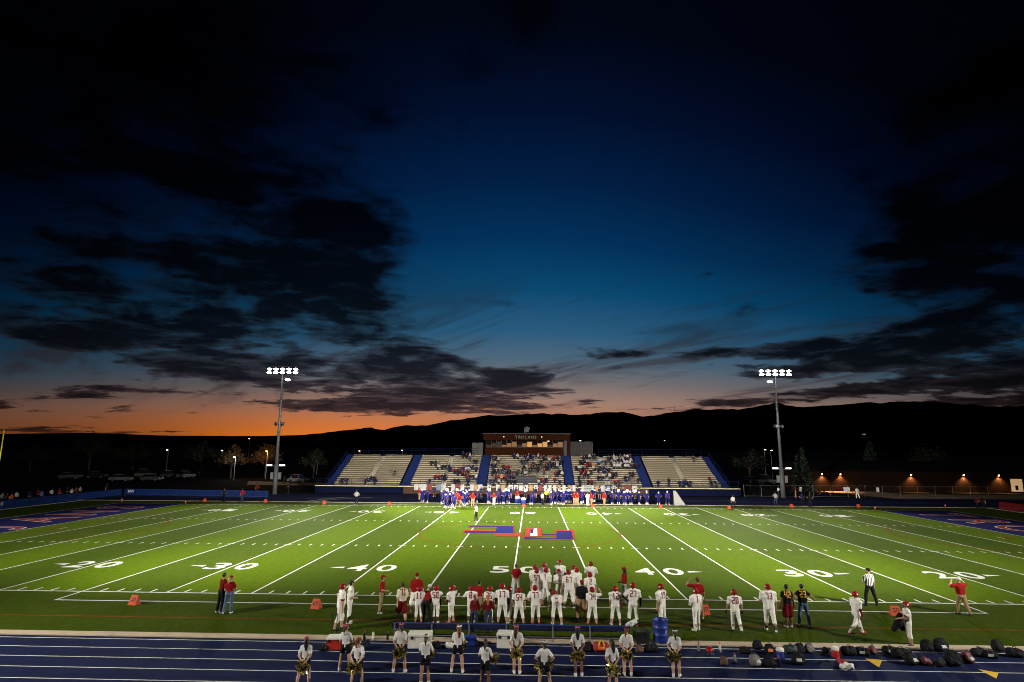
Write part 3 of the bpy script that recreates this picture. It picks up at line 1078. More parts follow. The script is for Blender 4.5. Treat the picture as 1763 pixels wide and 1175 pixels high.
ARMS = {  # right arm: upper-arm direction, forearm direction (x out, y forward, z up)
    'down': ((.20, -.02, -1), (.06, .22, -1)), 'loose': ((.34, -.06, -1), (.1, .4, -1)), 'hips': ((.72, -.25, -.8), (-.62, .42, -.5)),
    'behind': ((.28, -.34, -1), (-.62, -.30, -.62)), 'front': ((.26, .12, -1), (-.5, .85, -.15)), 'collar': ((.5, .12, -.9), (-.35, .5, .8)),
    'up': ((.85, .1, .25), (-.62, .12, .8)), 'headset': ((.8, .3, .0), (-.72, .1, .85)), 'out': ((.75, .1, -.62), (.5, .62, -.35)), 'fold': ((.32, .3, -.9), (-.95, .34, .12)),
    'lap': ((.2, .35, -.9), (-.35, .85, -.3)), 'dangle': ((.12, .45, -1), (-.05, .3, -1)), 'elbow': ((.9, .0, .05), (-.5, .3, .8)), 'back_swing': ((.22, -.45, -1), (.05, -.2, -1)),
    'forward': ((.2, .5, -.8), (-.05, .9, -.2)), 'pommed': ((.30, -.30, -1), (-.58, -.36, -.72))}
LEGS = {  # (flex, abduct, knee) per leg: left, right
    'stand': ((0, 3, 2), (0, 3, 2)), 'apart': ((1, 10, 2), (1, 10, 2)), 'wide': ((2, 15, 3), (2, 15, 3)), 'step': ((17, 2, 12), (-13, 3, 8)), 'stride': ((24, 3, 4), (-24, 4, 14)),
    'weight': ((0, 2, 0), (9, 8, 15)), 'weight2': ((9, 8, 15), (0, 2, 0)), 'bent': ((6, 7, 10), (6, 7, 10)), 'sit': ((86, 7, 84), (86, 7, 84)), 'sit2': ((84, 12, 70), (88, 9, 92)), 'kneel': ((70, 6, 100), (5, 5, 95)), 'close': ((0, 1.2, 0), (0, 1.2, 0))}


def figure(h, build='man', arms=('down', 'down'), legs='stand', lean=0.0, head=(0, 0), fit=None, vox=.018, fingers=True, jit=None):
    """fit: dict of material slots: skin shirt pants shoe sock sleeve(0..1) pant_len(0..1 of the whole leg) glove neck
    returns verts, quads, mats, joints"""
    f = {'sleeve': .55, 'pant': 1.0, 'skin': 0, 'shirt': 1, 'pants': 2, 'shoe': 3, 'sock': 0, 'sock_len': 0.0, 'glove': 0, 'trim': 1, 'arm': None, 'hat': None, 'sock_r': None}
    f.update(fit or {})
    heavy = {'man': 1.0, 'heavy': 1.24, 'woman': .88, 'girl': .86, 'player': 1.04, 'lineman': 1.2}[build]
    pads = build in ('player', 'lineman')
    fem = build in ('woman', 'girl')
    hipw = .050 * h * (1.12 if fem else 1.0)
    shw = .103 * h * (.88 if fem else 1.0) * (1.20 if pads else 1.0)
    P = []
    sk, sh, pt = f['skin'], f['shirt'], f['pants']
    hip = V(0, 0, .53 * h)
    ln = R(lean)
    up = V(0, math.sin(ln), math.cos(ln))
    fwd = V(0, math.cos(ln), -math.sin(ln))
    rt = V(1, 0, 0)
    waist = hip + up * .085 * h
    chest = hip + up * .205 * h
    neck = hip + up * .305 * h
    # torso
    rw = .066 * h * heavy
    for s in (-1, 1):
        P.append((hip + rt * s * hipw * .8 - up * .01 * h, hip + rt * s * hipw * .72 + up * .05 * h, .068 * h * heavy * (1.08 if fem else 1), .062 * h * heavy, pt))
        P.append((hip + rt * s * .034 * h + up * .045 * h, chest + rt * s * shw * .46, rw * (.88 if fem else 1.0), rw * 1.10 * (.9 if fem else 1), sh))
        P.append((chest + rt * s * shw * .46, neck + rt * s * shw * .62 - up * .035 * h, rw * 1.05, .052 * h * (1.15 if pads else 1), sh))
        if heavy > 1.15:
            P.append((waist + fwd * .03 * h + rt * s * .025 * h, waist + fwd * .03 * h + up * .05 * h + rt * s * .025 * h, .085 * h, .075 * h, sh))
    P.append((hip + up * .03 * h, chest + up * .05 * h, rw * .92, rw * 1.12, sh))
    if pads:
        for s in (-1, 1):
            P.append((neck + rt * s * shw * .35 - up * .012 * h, neck + rt * s * shw * 1.08 - up * .030 * h, .058 * h, .054 * h, sh))
            P.append((chest + rt * s * shw * .5 + up * .03 * h, chest + rt * s * shw * .62 + up * .06 * h, .072 * h, .060 * h, sh))
    else:
        P.append((neck - rt * shw * .8 - up * .03 * h, neck + rt * shw * .8 - up * .03 * h, .040 * h * heavy, .040 * h * heavy, sh))
    # neck and head
    hd = unit(up * .9 + V(0, 0, .6))
    hy, hp = R(head[0]), R(head[1])
    look = V(-math.sin(hy) * math.cos(hp), math.cos(hy) * math.cos(hp), math.sin(hp))
    hr = unit(np.cross(look, V(0, 0, 1)))
    hu = np.cross(hr, look)
    skull = neck + hd * .105 * h
    P.append((neck - hd * .03 * h, neck + hd * .06 * h, .034 * h * (1.15 if heavy > 1 else .95), .030 * h, sk))
    P.append((skull + hu * .018 * h - look * .008 * h, skull + hu * .014 * h + look * .008 * h, .046 * h, .044 * h, sk))
    P.append((skull - hu * .026 * h + look * .014 * h, skull - hu * .012 * h + look * .012 * h, .027 * h, .034 * h, sk if f.get('mask') is None else f['mask']))
    P.append((skull + look * .046 * h - hu * .006 * h, skull + look * .056 * h - hu * .014 * h, .007 * h, .009 * h, sk))
    for s in (-1, 1):
        P.append((skull + hr * s * .045 * h - look * .004 * h + hu * .004 * h, skull + hr * s * .048 * h - look * .008 * h - hu * .008 * h, .009 * h, .008 * h, sk))
    # arms
    J = {}
    hands = []
    for s, nm in ((-1, arms[0]), (1, arms[1])):
        u, w = ARMS[nm]
        if jit:
            u, w = tuple(c + jit.uniform(-.13, .13) for c in u), tuple(c + jit.uniform(-.16, .16) for c in w)
        tr = lambda q: unit(rt * (s * q[0]) + fwd * q[1] + up * q[2]) if nm != 'dangle' else unit(V(s * q[0], q[1], q[2]))
        u, w = tr(u), tr(w)
        sho = neck + rt * s * shw - up * .035 * h
        elb = sho + u * .172 * h
        wri = elb + w * .148 * h
        ra = .032 * h * (heavy ** .7)
        sl = f['sleeve']
        skm = f['arm'] if f['arm'] is not None else sk
        P.append((sho, elb, ra * .98, ra * .80, skm if sl < 1 else sh))
        if sl > 0:
            t = min(1, sl)
            P.append((sho, sho + (elb - sho) * t, ra * (1.42 if pads else 1.28), ra * 1.20 + .004, sh))
            if f['trim'] != sh:
                P.append((sho + (elb - sho) * (t - .12), sho + (elb - sho) * (t + .02), ra * 1.28, ra * 1.26, f['trim']))
        P.append((elb, wri, ra * .80, ra * .56, skm if sl <= 1 else sh))
        palm = wri + w * .028 * h
        P.append((wri, palm + w * .016 * h, ra * .58, ra * .66, f['glove'] if f['glove'] else sk))
        J['hand_r' if s > 0 else 'hand_l'] = palm + w * .03 * h
        hands.append((s, wri, w, palm))
    # legs
    low = 1e9
    feet = []
    seq = LEGS[legs]
    for s, (fl, ab, kn) in ((-1, seq[0]), (1, seq[1])):
        if jit:
            fl, ab, kn = fl + jit.uniform(-4, 5), ab + jit.uniform(-1.5, 3), kn + jit.uniform(0, 7)
        fl, ab, kn = R(fl), R(ab), R(kn)
        th = unit(V(s * math.sin(ab) * math.cos(fl), math.sin(fl), -math.cos(fl) * math.cos(ab)))
        a2 = fl - kn
        shn = unit(V(s * math.sin(ab) * .6 * math.cos(a2), math.sin(a2), -math.cos(a2)))
        hj = hip + rt * s * hipw
        kne = hj + th * .245 * h
        ank = kne + shn * .240 * h
        feet.append((s, hj, kne, ank, shn))
        low = min(low, ank[2] - .045 * h)
    pl = f['pant']
    tr_, kr, ar = .056 * h * (heavy ** .8) * (1.1 if pads else 1), .038 * h * (heavy ** .6), .026 * h
    for s, hj, kne, ank, shn in feet:
        full = (kne - hj), (ank - kne)
        P.append((hj, kne, tr_, kr * 1.05, sk if pl < .5 else pt))
        cm = sk
        P.append((kne, kne + full[1] * .42 - V(0, .008 * h, 0), kr, kr * .98, sk if pl <= .55 else pt))
        P.append((kne + full[1] * .42 - V(0, .008 * h, 0), ank, kr * .98, ar, sk if pl < .98 else pt))
        loose = f.get('loose', 1.14)
        if pl <= .5:
            P.append((hj, hj + full[0] * (pl * 2), tr_ * 1.08 * (1.0 if fem else 1.05), max(tr_ * .98, kr) * loose, pt))
        elif pl < .98:
            P.append((kne, kne + full[1] * ((pl - .5) * 2), kr * 1.12, kr * 1.08, pt))
        else:
            P.append((kne, ank + V(0, 0, .012 * h), kr * loose, ar * 1.25 * loose, pt))
            P.append((hj, kne, tr_ * 1.02, kr * loose, pt))
        if f['sock_len'] > 0:
            P.append((ank, ank - full[1] * f['sock_len'], ar * 1.16, kr * 1.04 if f['sock_len'] > .45 else ar * 1.25, f['sock'] if (s < 0 or f['sock_r'] is None) else f['sock_r']))
        toe = unit(V(s * .22, 1, 0)) if abs(shn[2]) > .3 else unit(V(0, .3, 1))
        heel = ank - toe * .022 * h - V(0, 0, .022 * h)
        P.append((heel, ank + toe * .085 * h - V(0, 0, .027 * h), .024 * h, .019 * h, f['shoe']))
        P.append((ank + toe * .03 * h - V(0, 0, .018 * h), ank + toe * .10 * h - V(0, 0, .028 * h), .022 * h, .018 * h, f['shoe']))
    vs, qs, mi = sdf_surface(P, vox, .022 if vox < .03 else .03)
    if fingers:
        ex_v, ex_f, ex_m = [], [], []
        for s, wri, w, palm in hands:
            side = unit(np.cross(w, V(0, 0, 1)) if abs(w[2]) < .95 else np.cross(w, V(s, 0, 0)))
            nor = np.cross(w, side)
            for j in range(5):
                if j < 4:
                    b0 = palm + side * (j - 1.5) * .0105 * h + w * .012 * h
                    d1 = unit(w + nor * .15)
                    ln_ = (.024, .028, .027, .021)[j] * h
                    pts = [b0, b0 + d1 * ln_, b0 + d1 * ln_ + unit(w * .6 + nor * .8) * ln_ * .8]
                else:
                    b0 = palm - side * .017 * h - w * .012 * h
                    d1 = unit(w * .8 - side * .7)
                    pts = [b0, b0 + d1 * .02 * h, b0 + d1 * .02 * h + unit(w + nor * .3) * .018 * h]
                m = MB().tube(pts, [.0052 * h, .0048 * h, .0038 * h], 4)
                n0 = len(vs) + len(ex_v)
                ex_v += m.v
                for ff in m.f:
                    ex_f.append([i + n0 for i in ff]); ex_m.append(f['glove'] if f['glove'] else sk)
        vs = np.concatenate([vs, np.array(ex_v)])
        qs = np.concatenate([qs, np.array(ex_f)])
        mi = np.concatenate([mi, np.array(ex_m)])
    dz = -low
    vs = vs + np.array([0, 0, dz])
    J.update(neck=neck + V(0, 0, dz), skull=skull + V(0, 0, dz), chest=chest + V(0, 0, dz), look=look, hu=hu, hr=hr, up=up, fwd=fwd, hip=hip + V(0, 0, dz), shw=shw)
    for kk in ('hand_l', 'hand_r'):
        J[kk] = J[kk] + V(0, 0, dz)
    return vs, qs, mi, J


# cloth and skin
SKIN = {'light': mat('skin_light', (.50, .30, .20), .55, var=.06), 'tan': mat('skin_tan', (.36, .20, .12), .55, var=.06), 'brown': mat('skin_brown', (.16, .075, .042), .5, var=.06), 'dark': mat('skin_dark', (.075, .036, .022), .5, var=.06)}


def cloth(name, col, rough=.8, var=.08): return mat('cloth_' + name, col, rough, var=var, scale=14, bump=.25, bscale=30, spec=.08)


C_WHITE = cloth('white_jersey', (.88, .85, .78)); C_CREAM = cloth('cream_jersey', (.74, .66, .50)); C_PANT = cloth('white_football_pants', (.86, .83, .76))
C_RED = cloth('red', (.25, .010, .010)); C_DRED = cloth('dark_red', (.13, .008, .008)); C_MAR = cloth('maroon', (.12, .012, .014)); C_BLACK = cloth('black', (.012, .012, .014)); C_KHAKI = cloth('khaki', (.30, .21, .11))
C_JEAN = cloth('denim', (.085, .135, .24)); C_DJEAN = cloth('dark_denim', (.03, .045, .08)); C_GREY = cloth('grey', (.30, .30, .30)); C_LGREY = cloth('light_grey', (.70, .69, .66)); C_NAVY = cloth('navy', (.012, .018, .07))
C_BLUE = cloth('royal_blue', (.009, .012, .105)); C_YEL = cloth('yellow', (.70, .42, .03)); C_ORANGE = cloth('orange', (.62, .14, .03)); C_NEON = cloth('neon_vest', (.42, .75, .05)); C_SKY = cloth('sky_blue', (.06, .22, .48)); C_PINK = cloth('pink', (.75, .12, .22)); C_PURP = cloth('violet_blue', (.030, .022, .135))
C_SHOEK = mat('shoe_black', (.015, .015, .016), .5); C_SHOEW = mat('shoe_white', (.68, .67, .62), .6); C_SHOER = mat('shoe_red', (.4, .03, .03), .5)
HAIR = {'black': mat('hair_black', (.010, .008, .008), .45, var=.2), 'brown': mat('hair_brown', (.060, .028, .014), .45, var=.25, scale=20), 'blonde': mat('hair_blonde', (.46, .30, .13), .45, var=.2, scale=20), 'auburn': mat('hair_auburn', (.17, .055, .02), .45, var=.25, scale=20), 'ginger': mat('hair_ginger', (.42, .17, .05), .45, var=.25, scale=20)}
M_helm = mat('red_helmet_shell', (.28, .007, .010), .25, var=.05, coat=.4)
M_helmw = mat('white_helmet_decal', (.75, .74, .70), .3)
M_bar = mat('face_mask_bars', (.10, .10, .11), .4)
M_num = mat('maroon_jersey_digits', (.22, .012, .018), .7)
M_numy = mat('gold_jersey_digits', (.72, .36, .03), .7)


def helmet_meshes():
    n, m = 28, 16
    mb = MB()
    ring_ = []
    for j in range(m + 1):
        ph = math.pi * j / m
        ring_.append([(.122 * math.sin(ph) * math.sin(t), .145 * math.sin(ph) * math.cos(t) - .012, .132 * math.cos(ph)) for t in [2 * math.pi * i / n for i in range(n)]])
    vs = [p for r_ in ring_ for p in r_]
    fs, mi = [], []
    for j in range(m):
        for i in range(n):
            i2 = (i + 1) % n
            q = (j * n + i, j * n + i2, (j + 1) * n + i2, (j + 1) * n + i)
            c = [sum(vs[a][k] for a in q) / 4 for k in range(3)]
            if c[1] > .035 and c[2] < .035 or c[2] < -.098:
                continue
            fs.append(q[::-1])
            side = ((c[1] + .01) / .036) ** 2 + ((c[2] - .02) / .028) ** 2 < 1 and abs(c[0]) > .07
            mi.append(1 if side else 0)
    me = bpy.data.meshes.new('helmet')
    me.from_pydata(vs, [], fs)
    for x in (M_helm, M_helmw):
        me.materials.append(x)
    me.polygons.foreach_set('material_index', mi)
    me.polygons.foreach_set('use_smooth', [True] * len(fs))
    fm = MB()
    for z, dy in ((-.01, .155), (-.05, .165), (-.09, .16)):
        fm.tube([(-.105, .045, z), (-.085, .115, z), (0, dy, z - .006), (.085, .115, z), (.105, .045, z)], .006, 5)
    for x in (-.045, .045):
        fm.tube([(x, .145, -.0), (x, .152, -.09)], .006, 5)
    return me, fm.mesh('face_mask', M_bar, True)


HELM, FMASK = helmet_meshes()
SEGS = {'0': 'abcdef', '1': 'bc', '2': 'abged', '3': 'abgcd', '4': 'fgbc', '5': 'afgcd', '6': 'afgedc', '7': 'abc', '8': 'abcdefg', '9': 'abcfgd', 'C': 'afed', 'T': 'ai', 'M': 'fabce', }


def digit_bars(ch, w, h, t):
    """block numeral as subdivided rectangles (x, z)"""
    x0, x1, m = -w / 2, w / 2, h / 2
    R_ = {'a': (x0, x1, h - t, h), 'd': (x0, x1, 0, t), 'g': (x0 + t * .5, x1 - t * .2, m - t / 2, m + t / 2), 'f': (x0, x0 + t, m, h), 'b': (x1 - t, x1, m, h), 'e': (x0, x0 + t, 0, m), 'c': (x1 - t, x1, 0, m), 'i': (-t / 2, t / 2, 0, h)}
    segs = SEGS[ch]
    if ch == '1':
        return [(-t / 2, t / 2, 0, h), (-t * 1.1, -t / 2, h - t * 1.5, h - t * .5), (-t * 1.2, t * 1.2, 0, t * .7)]
    return [R_[s] for s in segs]


def number_mesh(text, height, width, mat_, project=None):
    mb = MB()
    n = len(text)
    for i, ch in enumerate(text):
        xc = (i - (n - 1) / 2) * width * 1.22
        for a, b, c, d in digit_bars(ch, width, height, width * .30):
            nx, nz = max(1, int((b - a) / .035)), max(1, int((d - c) / .035))
            for ix in range(nx):
                for iz in range(nz):
                    q = [(xc + a + (b - a) * (ix + u) / nx, c + (d - c) * (iz + v) / nz) for u, v in ((0, 0), (1, 0), (1, 1), (0, 1))]
                    if project:
                        pts = [project(*p) for p in q]
                        if any(p is None for p in pts):
                            continue
                    else:
                        pts = [(p[0], 0, p[1]) for p in q]
                    mb.add(pts, [(0, 1, 2, 3)])
    return mb


from mathutils.bvhtree import BVHTree


def put_number(o, vs, qs, text, zc, mat_, height=.26, back=True, width=.125):
    bvh = BVHTree.FromPolygons([Vector(v) for v in vs.tolist()], qs.tolist())
    sg = -1 if back else 1

    def project(x, z):
        xx = x if back else -x
        r = bvh.ray_cast(Vector((xx, sg * 1.0, zc - height / 2 + z)), Vector((0, -sg, 0)))
        if r[0] is None or abs(r[0].y) > .35:
            return None
        return (r[0].x, r[0].y + sg * .010, r[0].z)
    n = len(text)
    for i, ch in enumerate(text):
        xc = (i - (n - 1) / 2) * width * 1.22
        mb = number_mesh(ch, height, width, mat_, lambda x, z: project(x + xc, z))
        if mb.v:
            mb.build('jersey_digit', mat_, o, smooth=True)


def hair_mesh(J, h, style):
    sk, look, hu, hr = J['skull'], J['look'], J['hu'], J['hr']
    P = [(sk + hu * .024 * h - look * .012 * h, sk + hu * .026 * h + look * .012 * h, .0485 * h, .045 * h, 0), (sk - look * .018 * h, sk - look * .014 * h - hu * .018 * h, .046 * h, .038 * h, 0)]
    bk = sk - look * .045 * h
    if style == 'long':
        P += [(bk, bk - look * .012 * h - V(0, 0, .10 * h), .043 * h, .045 * h, 0), (bk - V(0, 0, .10 * h) - look * .012 * h, bk - look * .018 * h - V(0, 0, .19 * h), .045 * h, .026 * h, 0)]
    elif style == 'pony':
        b2 = bk - look * .02 * h + hu * .02 * h
        P += [(b2, b2 - look * .015 * h - V(0, 0, .07 * h), .022 * h, .026 * h, 0), (b2 - look * .015 * h - V(0, 0, .07 * h), b2 - look * .01 * h - V(0, 0, .16 * h), .026 * h, .010 * h, 0)]
    elif style == 'bun':
        P += [(sk - look * .03 * h + hu * .055 * h, sk - look * .034 * h + hu * .06 * h, .026 * h, .024 * h, 0), (bk, bk - V(0, 0, .09 * h), .03 * h, .016 * h, 0)]
    elif style == 'dreads':
        for a in (-.03, -.01, .012, .03):
            P.append((bk + hr * a * h, bk + hr * a * 1.2 * h - look * .02 * h - V(0, 0, .13 * h), .016 * h, .011 * h, 0))
    return P


def cap_mesh(J, h):
    sk, look, hu = J['skull'], J['look'], J['hu']
    c = sk + hu * .03 * h
    return [(c - look * .012 * h, c + look * .008 * h, .050 * h, .048 * h, 0), (c + look * .045 * h - hu * .004 * h, c + look * .085 * h - hu * .012 * h, .018 * h, .010 * h, 0)]


def put_surface(name, prims, m, parent, vox=.014):
    vs, qs, mi = sdf_surface(prims, vox, .012)
    return link_mesh(name, np_mesh(name, vs, qs, mi, [m]), parent)


def head_top_height(px, py, hy):
    g = G(px, py)
    return AY(px, hy, g[1])[2]


def person(px, py, head_y, label, build, face, arms, legs, mats, fit, group=None, num=None, num_mat=None, num_front=False, helmet=False, hair=None, cap=None, lean=0, head=(0, 0), bow=None, hmax=1.98, hfix=None, extra_h=0.0, cat='person'):
    g = G(px, py)
    if hfix is None:
        h = head_top_height(px, py, head_y)
        h = min(hmax, max(1.5, h - (.045 if helmet else .01)))
    else:
        h = hfix
    jit = random.Random(int(px * 13 + py))
    if head == (0, 0):
        head = (jit.uniform(-32, 32), jit.uniform(-14, 4))
    if lean == 0:
        lean = jit.uniform(-2, 6)
    vs, qs, mi, J = figure(h, build, arms, legs, lean, head, fit, jit=jit)
    me = np_mesh('person', vs, qs, mi, mats)
    o = link_mesh('person', me, None, (g[0], g[1], 0.002))
    o.rotation_euler = (0, 0, R(face))
    tag(o, label, cat, group)
    if num:
        put_number(o, vs, qs, num, J['chest'][2] + .035 * h, num_mat or M_num, back=not num_front)
    if helmet:
        hm = link_mesh('helmet', HELM, o)
        mtx = Matrix((J['hr'], J['look'], J['hu'])).transposed().to_4x4()
        mtx.translation = Vector(J['skull'] + J['hu'] * .012)
        hm.matrix_local = mtx
        link_mesh('face_mask', FMASK, hm)
    if hair:
        hs = put_surface('hair', hair_mesh(J, h, hair[1]), HAIR[hair[0]], o)
    if bow:
        b0 = J['skull'] - J['look'] * .055 * h + J['hu'] * .035 * h
        P = []
        for s in (-1, 1):
            P.append((b0, b0 + J['hr'] * s * .038 * h + J['hu'] * .014 * h, .010 * h, .021 * h, 0))
            P.append((b0, b0 + J['hr'] * s * .018 * h - J['hu'] * .035 * h, .007 * h, .011 * h, 0))
        put_surface('hair_bow', P, bow, o, .012)
    if cap:
        put_surface('cap', cap_mesh(J, h), cap, o)
    return o, J, h


NG = 'visiting team and staff along the near sideline'
CG = 'cheerleaders lined up on the near track'
M4 = lambda skin, shirt, pants, shoe, *x: [SKIN[skin], shirt, pants, shoe, *x]
PF = {'pant': .62, 'sleeve': .62, 'sock': 2, 'sock_len': 0.0}
rnd = random.Random(11)


def player(px, py, hy, num, face=0, arms=('down', 'down'), legs='stand', skin='light', shoe=None, text='', build='player', sock=None, sleeve_m=None, **kw):
    mats = M4(skin, C_WHITE, C_PANT, shoe or rnd.choice([C_SHOEK, C_SHOEW, C_SHOEW, C_SHOER]), sock or C_SHOEW, C_DRED, C_BLACK)
    fit = dict(PF)
    if sock is not None:
        fit.update(sock=4, sock_len=.55)
    if sleeve_m == 'red':
        fit.update(trim=5)
    elif sleeve_m == 'arm_red':
        fit.update(arm=5)
    elif sleeve_m == 'arm_black':
        fit.update(arm=6)
    elif sleeve_m == 'arm_white':
        fit.update(arm=4)
    if kw.pop('gloves', False):
        fit['glove'] = 6
    kw.setdefault('helmet', True)
    lab = ('white-uniformed player in red helmet, ' if kw['helmet'] else 'bareheaded player in white uniform, ') + text
    return person(px, py, hy, lab, build, face + rnd.uniform(-6, 6), arms, legs, mats, fit, NG, num=num, **kw)


# ---- left of the bench
person(384, 1061, 992, 'woman in dark red hooded jacket and black trousers beside woman in jeans', 'woman', -35, ('front', 'front'), 'stand', M4('light', C_DRED, C_BLACK, C_SHOEW), {'sleeve': 1.5, 'loose': 1.05}, NG, hair=('brown', 'short'))
person(398, 1063, 997, 'woman in red shirt, red cap and blue jeans with blonde ponytail', 'woman', 12, ('front', 'front'), 'weight2', M4('light', C_RED, C_JEAN, C_SHOEW), {'sleeve': .6, 'loose': 1.02}, NG, hair=('blonde', 'pony'), cap=C_RED)
player(590, 1088, 1007, '5', -62, ('collar', 'down'), 'step', 'light', C_SHOEK, 'big lineman with red sleeve bands behind the cart', build='lineman', sleeve_m='red', num_front=False)
player(606, 1077, 1003, None, -70, ('down', 'front'), 'stand', 'light', C_SHOEW, 'dark-haired, walking beside the lineman with red sleeve bands', helmet=False, hair=('black', 'short'), sock=C_SHOEK)
person(661, 1058, 993, 'coach in red polo, red cap and khaki trousers standing sideways alone', 'man', -82, ('down', 'front'), 'apart', M4('light', C_RED, C_KHAKI, C_SHOEW), {'sleeve': .7}, NG, cap=C_RED, hair=('brown', 'short'))
person(697, 1075, 1004, 'bareheaded player in cream jersey 71 and dark red shorts with black face mask', 'man', 28, ('down', 'front'), 'step', M4('light', C_CREAM, C_DRED, C_SHOER, C_BLACK), {'sleeve': .75, 'pant': .44, 'loose': 1.5, 'mask': 4}, NG, num='71', hair=('brown', 'short'))
person(721, 1062, 989, 'tall coach in red shirt, red cap and white shorts behind players 11 and 50', 'heavy', 0, ('down', 'down'), 'apart', M4('light', C_RED, C_PANT, C_SHOEW), {'sleeve': .75, 'pant': .46, 'loose': 1.4}, NG, cap=C_RED)
player(726, 1074, 1011, '11', 8, text='number 11 with a grey hood behind him', arms=('front', 'front'))
person(738, 1075, 1020, 'person in grey hood, grey sleeves and red vest bending behind the bench', 'woman', -25, ('forward', 'dangle'), 'bent', M4('light', C_RED, C_BLACK, C_SHOEK, C_LGREY), {'sleeve': .15, 'arm': 4}, NG, lean=24, head=(0, -30), hfix=1.62, cap=C_LGREY)
player(755, 1074, 1009, '50', 0, ('down', 'down'), 'stand', 'dark', None, 'number 50 standing square with dark arms', sleeve_m='arm_black')
player(782, 1074, 1010, None, 55, ('front', 'elbow'), 'weight', 'light', None, 'turned sideways with red gloves, beside number 50', sleeve_m='arm_red')
player(816, 1073, 1009, '8', 0, ('hips', 'down'), 'stand', 'brown', None, 'number 8 behind the long-haired woman in red')
person(829, 1062, 1000, 'dark-haired coach in red polo between players 8 and 25', 'man', -20, ('down', 'down'), 'apart', M4('tan', C_RED, C_KHAKI, C_SHOEK), {'sleeve': .7}, NG, hair=('black', 'short'))
player(848, 1073, 1010, '25', -10, ('down', 'down'), 'stand', 'light', None, 'number 25 behind the ginger-haired woman', sleeve_m='red')
person(822, 1090, 1028, 'woman with long auburn hair, dark red sweater and jeans behind the bench', 'woman', -12, ('front', 'front'), 'close', M4('light', C_DRED, C_DJEAN, C_SHOEK), {'sleeve': 1.5, 'loose': 1.0}, NG, hair=('auburn', 'long'), hmax=1.72)
person(846, 1090, 1029, 'woman with long ginger-blonde hair, dark red sweater and jeans behind the bench', 'woman', 6, ('front', 'front'), 'close', M4('light', C_DRED, C_DJEAN, C_SHOEK), {'sleeve': 1.5, 'loose': 1.0}, NG, hair=('ginger', 'long'), hmax=1.70)
# ---- behind the bench, middle
player(870, 1074, 1005, '17', -4, ('down', 'down'), 'apart', 'light', C_SHOEK, 'number 17 with black arm sleeves', sleeve_m='arm_black', build='lineman')
player(882, 1072, 1011, None, -50, ('down', 'down'), 'step', 'tan', C_SHOEW, 'half turned between numbers 17 and 54')
player(899, 1075, 1013, '54', 4, ('collar', 'down'), 'apart', 'light', None, 'number 54 with red sleeve band', sleeve_m='red', build='lineman')
person(894, 1027, 971, 'coach in red polo and pale trousers, hands clasped behind his back', 'man', 2, ('behind', 'behind'), 'stand', M4('tan', C_RED, C_LGREY, C_SHOEK), {'sleeve': .65}, NG, hair=('brown', 'short'))
player(927, 1074, 1007, '77', 0, ('hips', 'down'), 'weight', 'light', None, 'number 77 in line behind the bench', build='lineman')
player(964, 1075, 1009, '8', 3, ('dangle', 'dangle'), 'bent', 'light', C_SHOEW, 'bending right over with hands on knees', lean=82, head=(0, -40), hfix=1.82)
person(1008, 1068, 998, 'stout coach in black shirt, red cap, headset and khaki shorts', 'heavy', -6, ('down', 'front'), 'apart', M4('light', C_BLACK, C_KHAKI, C_SHOEK, C_BLACK), {'sleeve': .8, 'pant': .47, 'loose': 1.45, 'sock': 4, 'sock_len': .14}, NG, cap=C_RED, hair=('brown', 'short'))
player(1026, 1074, 1009, '74', 0, ('down', 'elbow'), 'apart', 'light', C_SHOER, 'number 74 raising his right elbow', build='lineman')
player(1066, 1075, 1006, '12', 0, ('down', 'down'), 'apart', 'light', None, 'number 12 standing feet apart by the bench end')
# ---- huddle on the sideline
player(926, 1031, 972, None, 12, ('front', 'down'), 'stand', 'light', None, 'behind number 57 in the huddle')
player(929, 1040, 978, '57', 0, ('down', 'down'), 'stand', 'light', None, 'number 57 in the huddle', build='lineman')
player(942, 1029, 968, None, -20, ('down', 'front'), 'stand', 'light', None, 'tall, behind a tan-armed teammate in the huddle', sleeve_m='arm_white')
player(946, 1044, 976, '7', -42, ('down', 'down'), 'apart', 'tan', C_SHOEK, 'with bare tan arms and black shoes at the huddle', gloves=True)
player(969, 1026, 963, None, 178, ('down', 'down'), 'stand', 'light', C_SHOEK, 'facing the bench from the back of the huddle', sleeve_m='arm_black')
player(968, 1037, 979, 'C', -160, ('down', 'front'), 'apart', 'light', C_SHOEW, 'with blue wristband turned to the bench', num_front=True)
player(985, 1046, 979, '67', 0, ('down', 'down'), 'apart', 'light', C_SHOEW, 'number 67 with black socks at the huddle', build='lineman', sock=C_SHOEK)
player(994, 1031, 972, None, 20, ('front', 'front'), 'stand', 'light', None, 'back row of the huddle next to number 67')
player(1000, 1041, 976, None, 40, ('forward', 'down'), 'stand', 'light', None, 'holding his arms forward beside number 67')
player(1023, 1027, 965, None, -15, ('fold', 'fold'), 'stand', 'light', None, 'arms folded at the edge of the huddle')
player(1022, 1047, 984, '2', 10, ('down', 'down'), 'stand', 'light', None, 'number 2 in front of the teammate with folded arms')
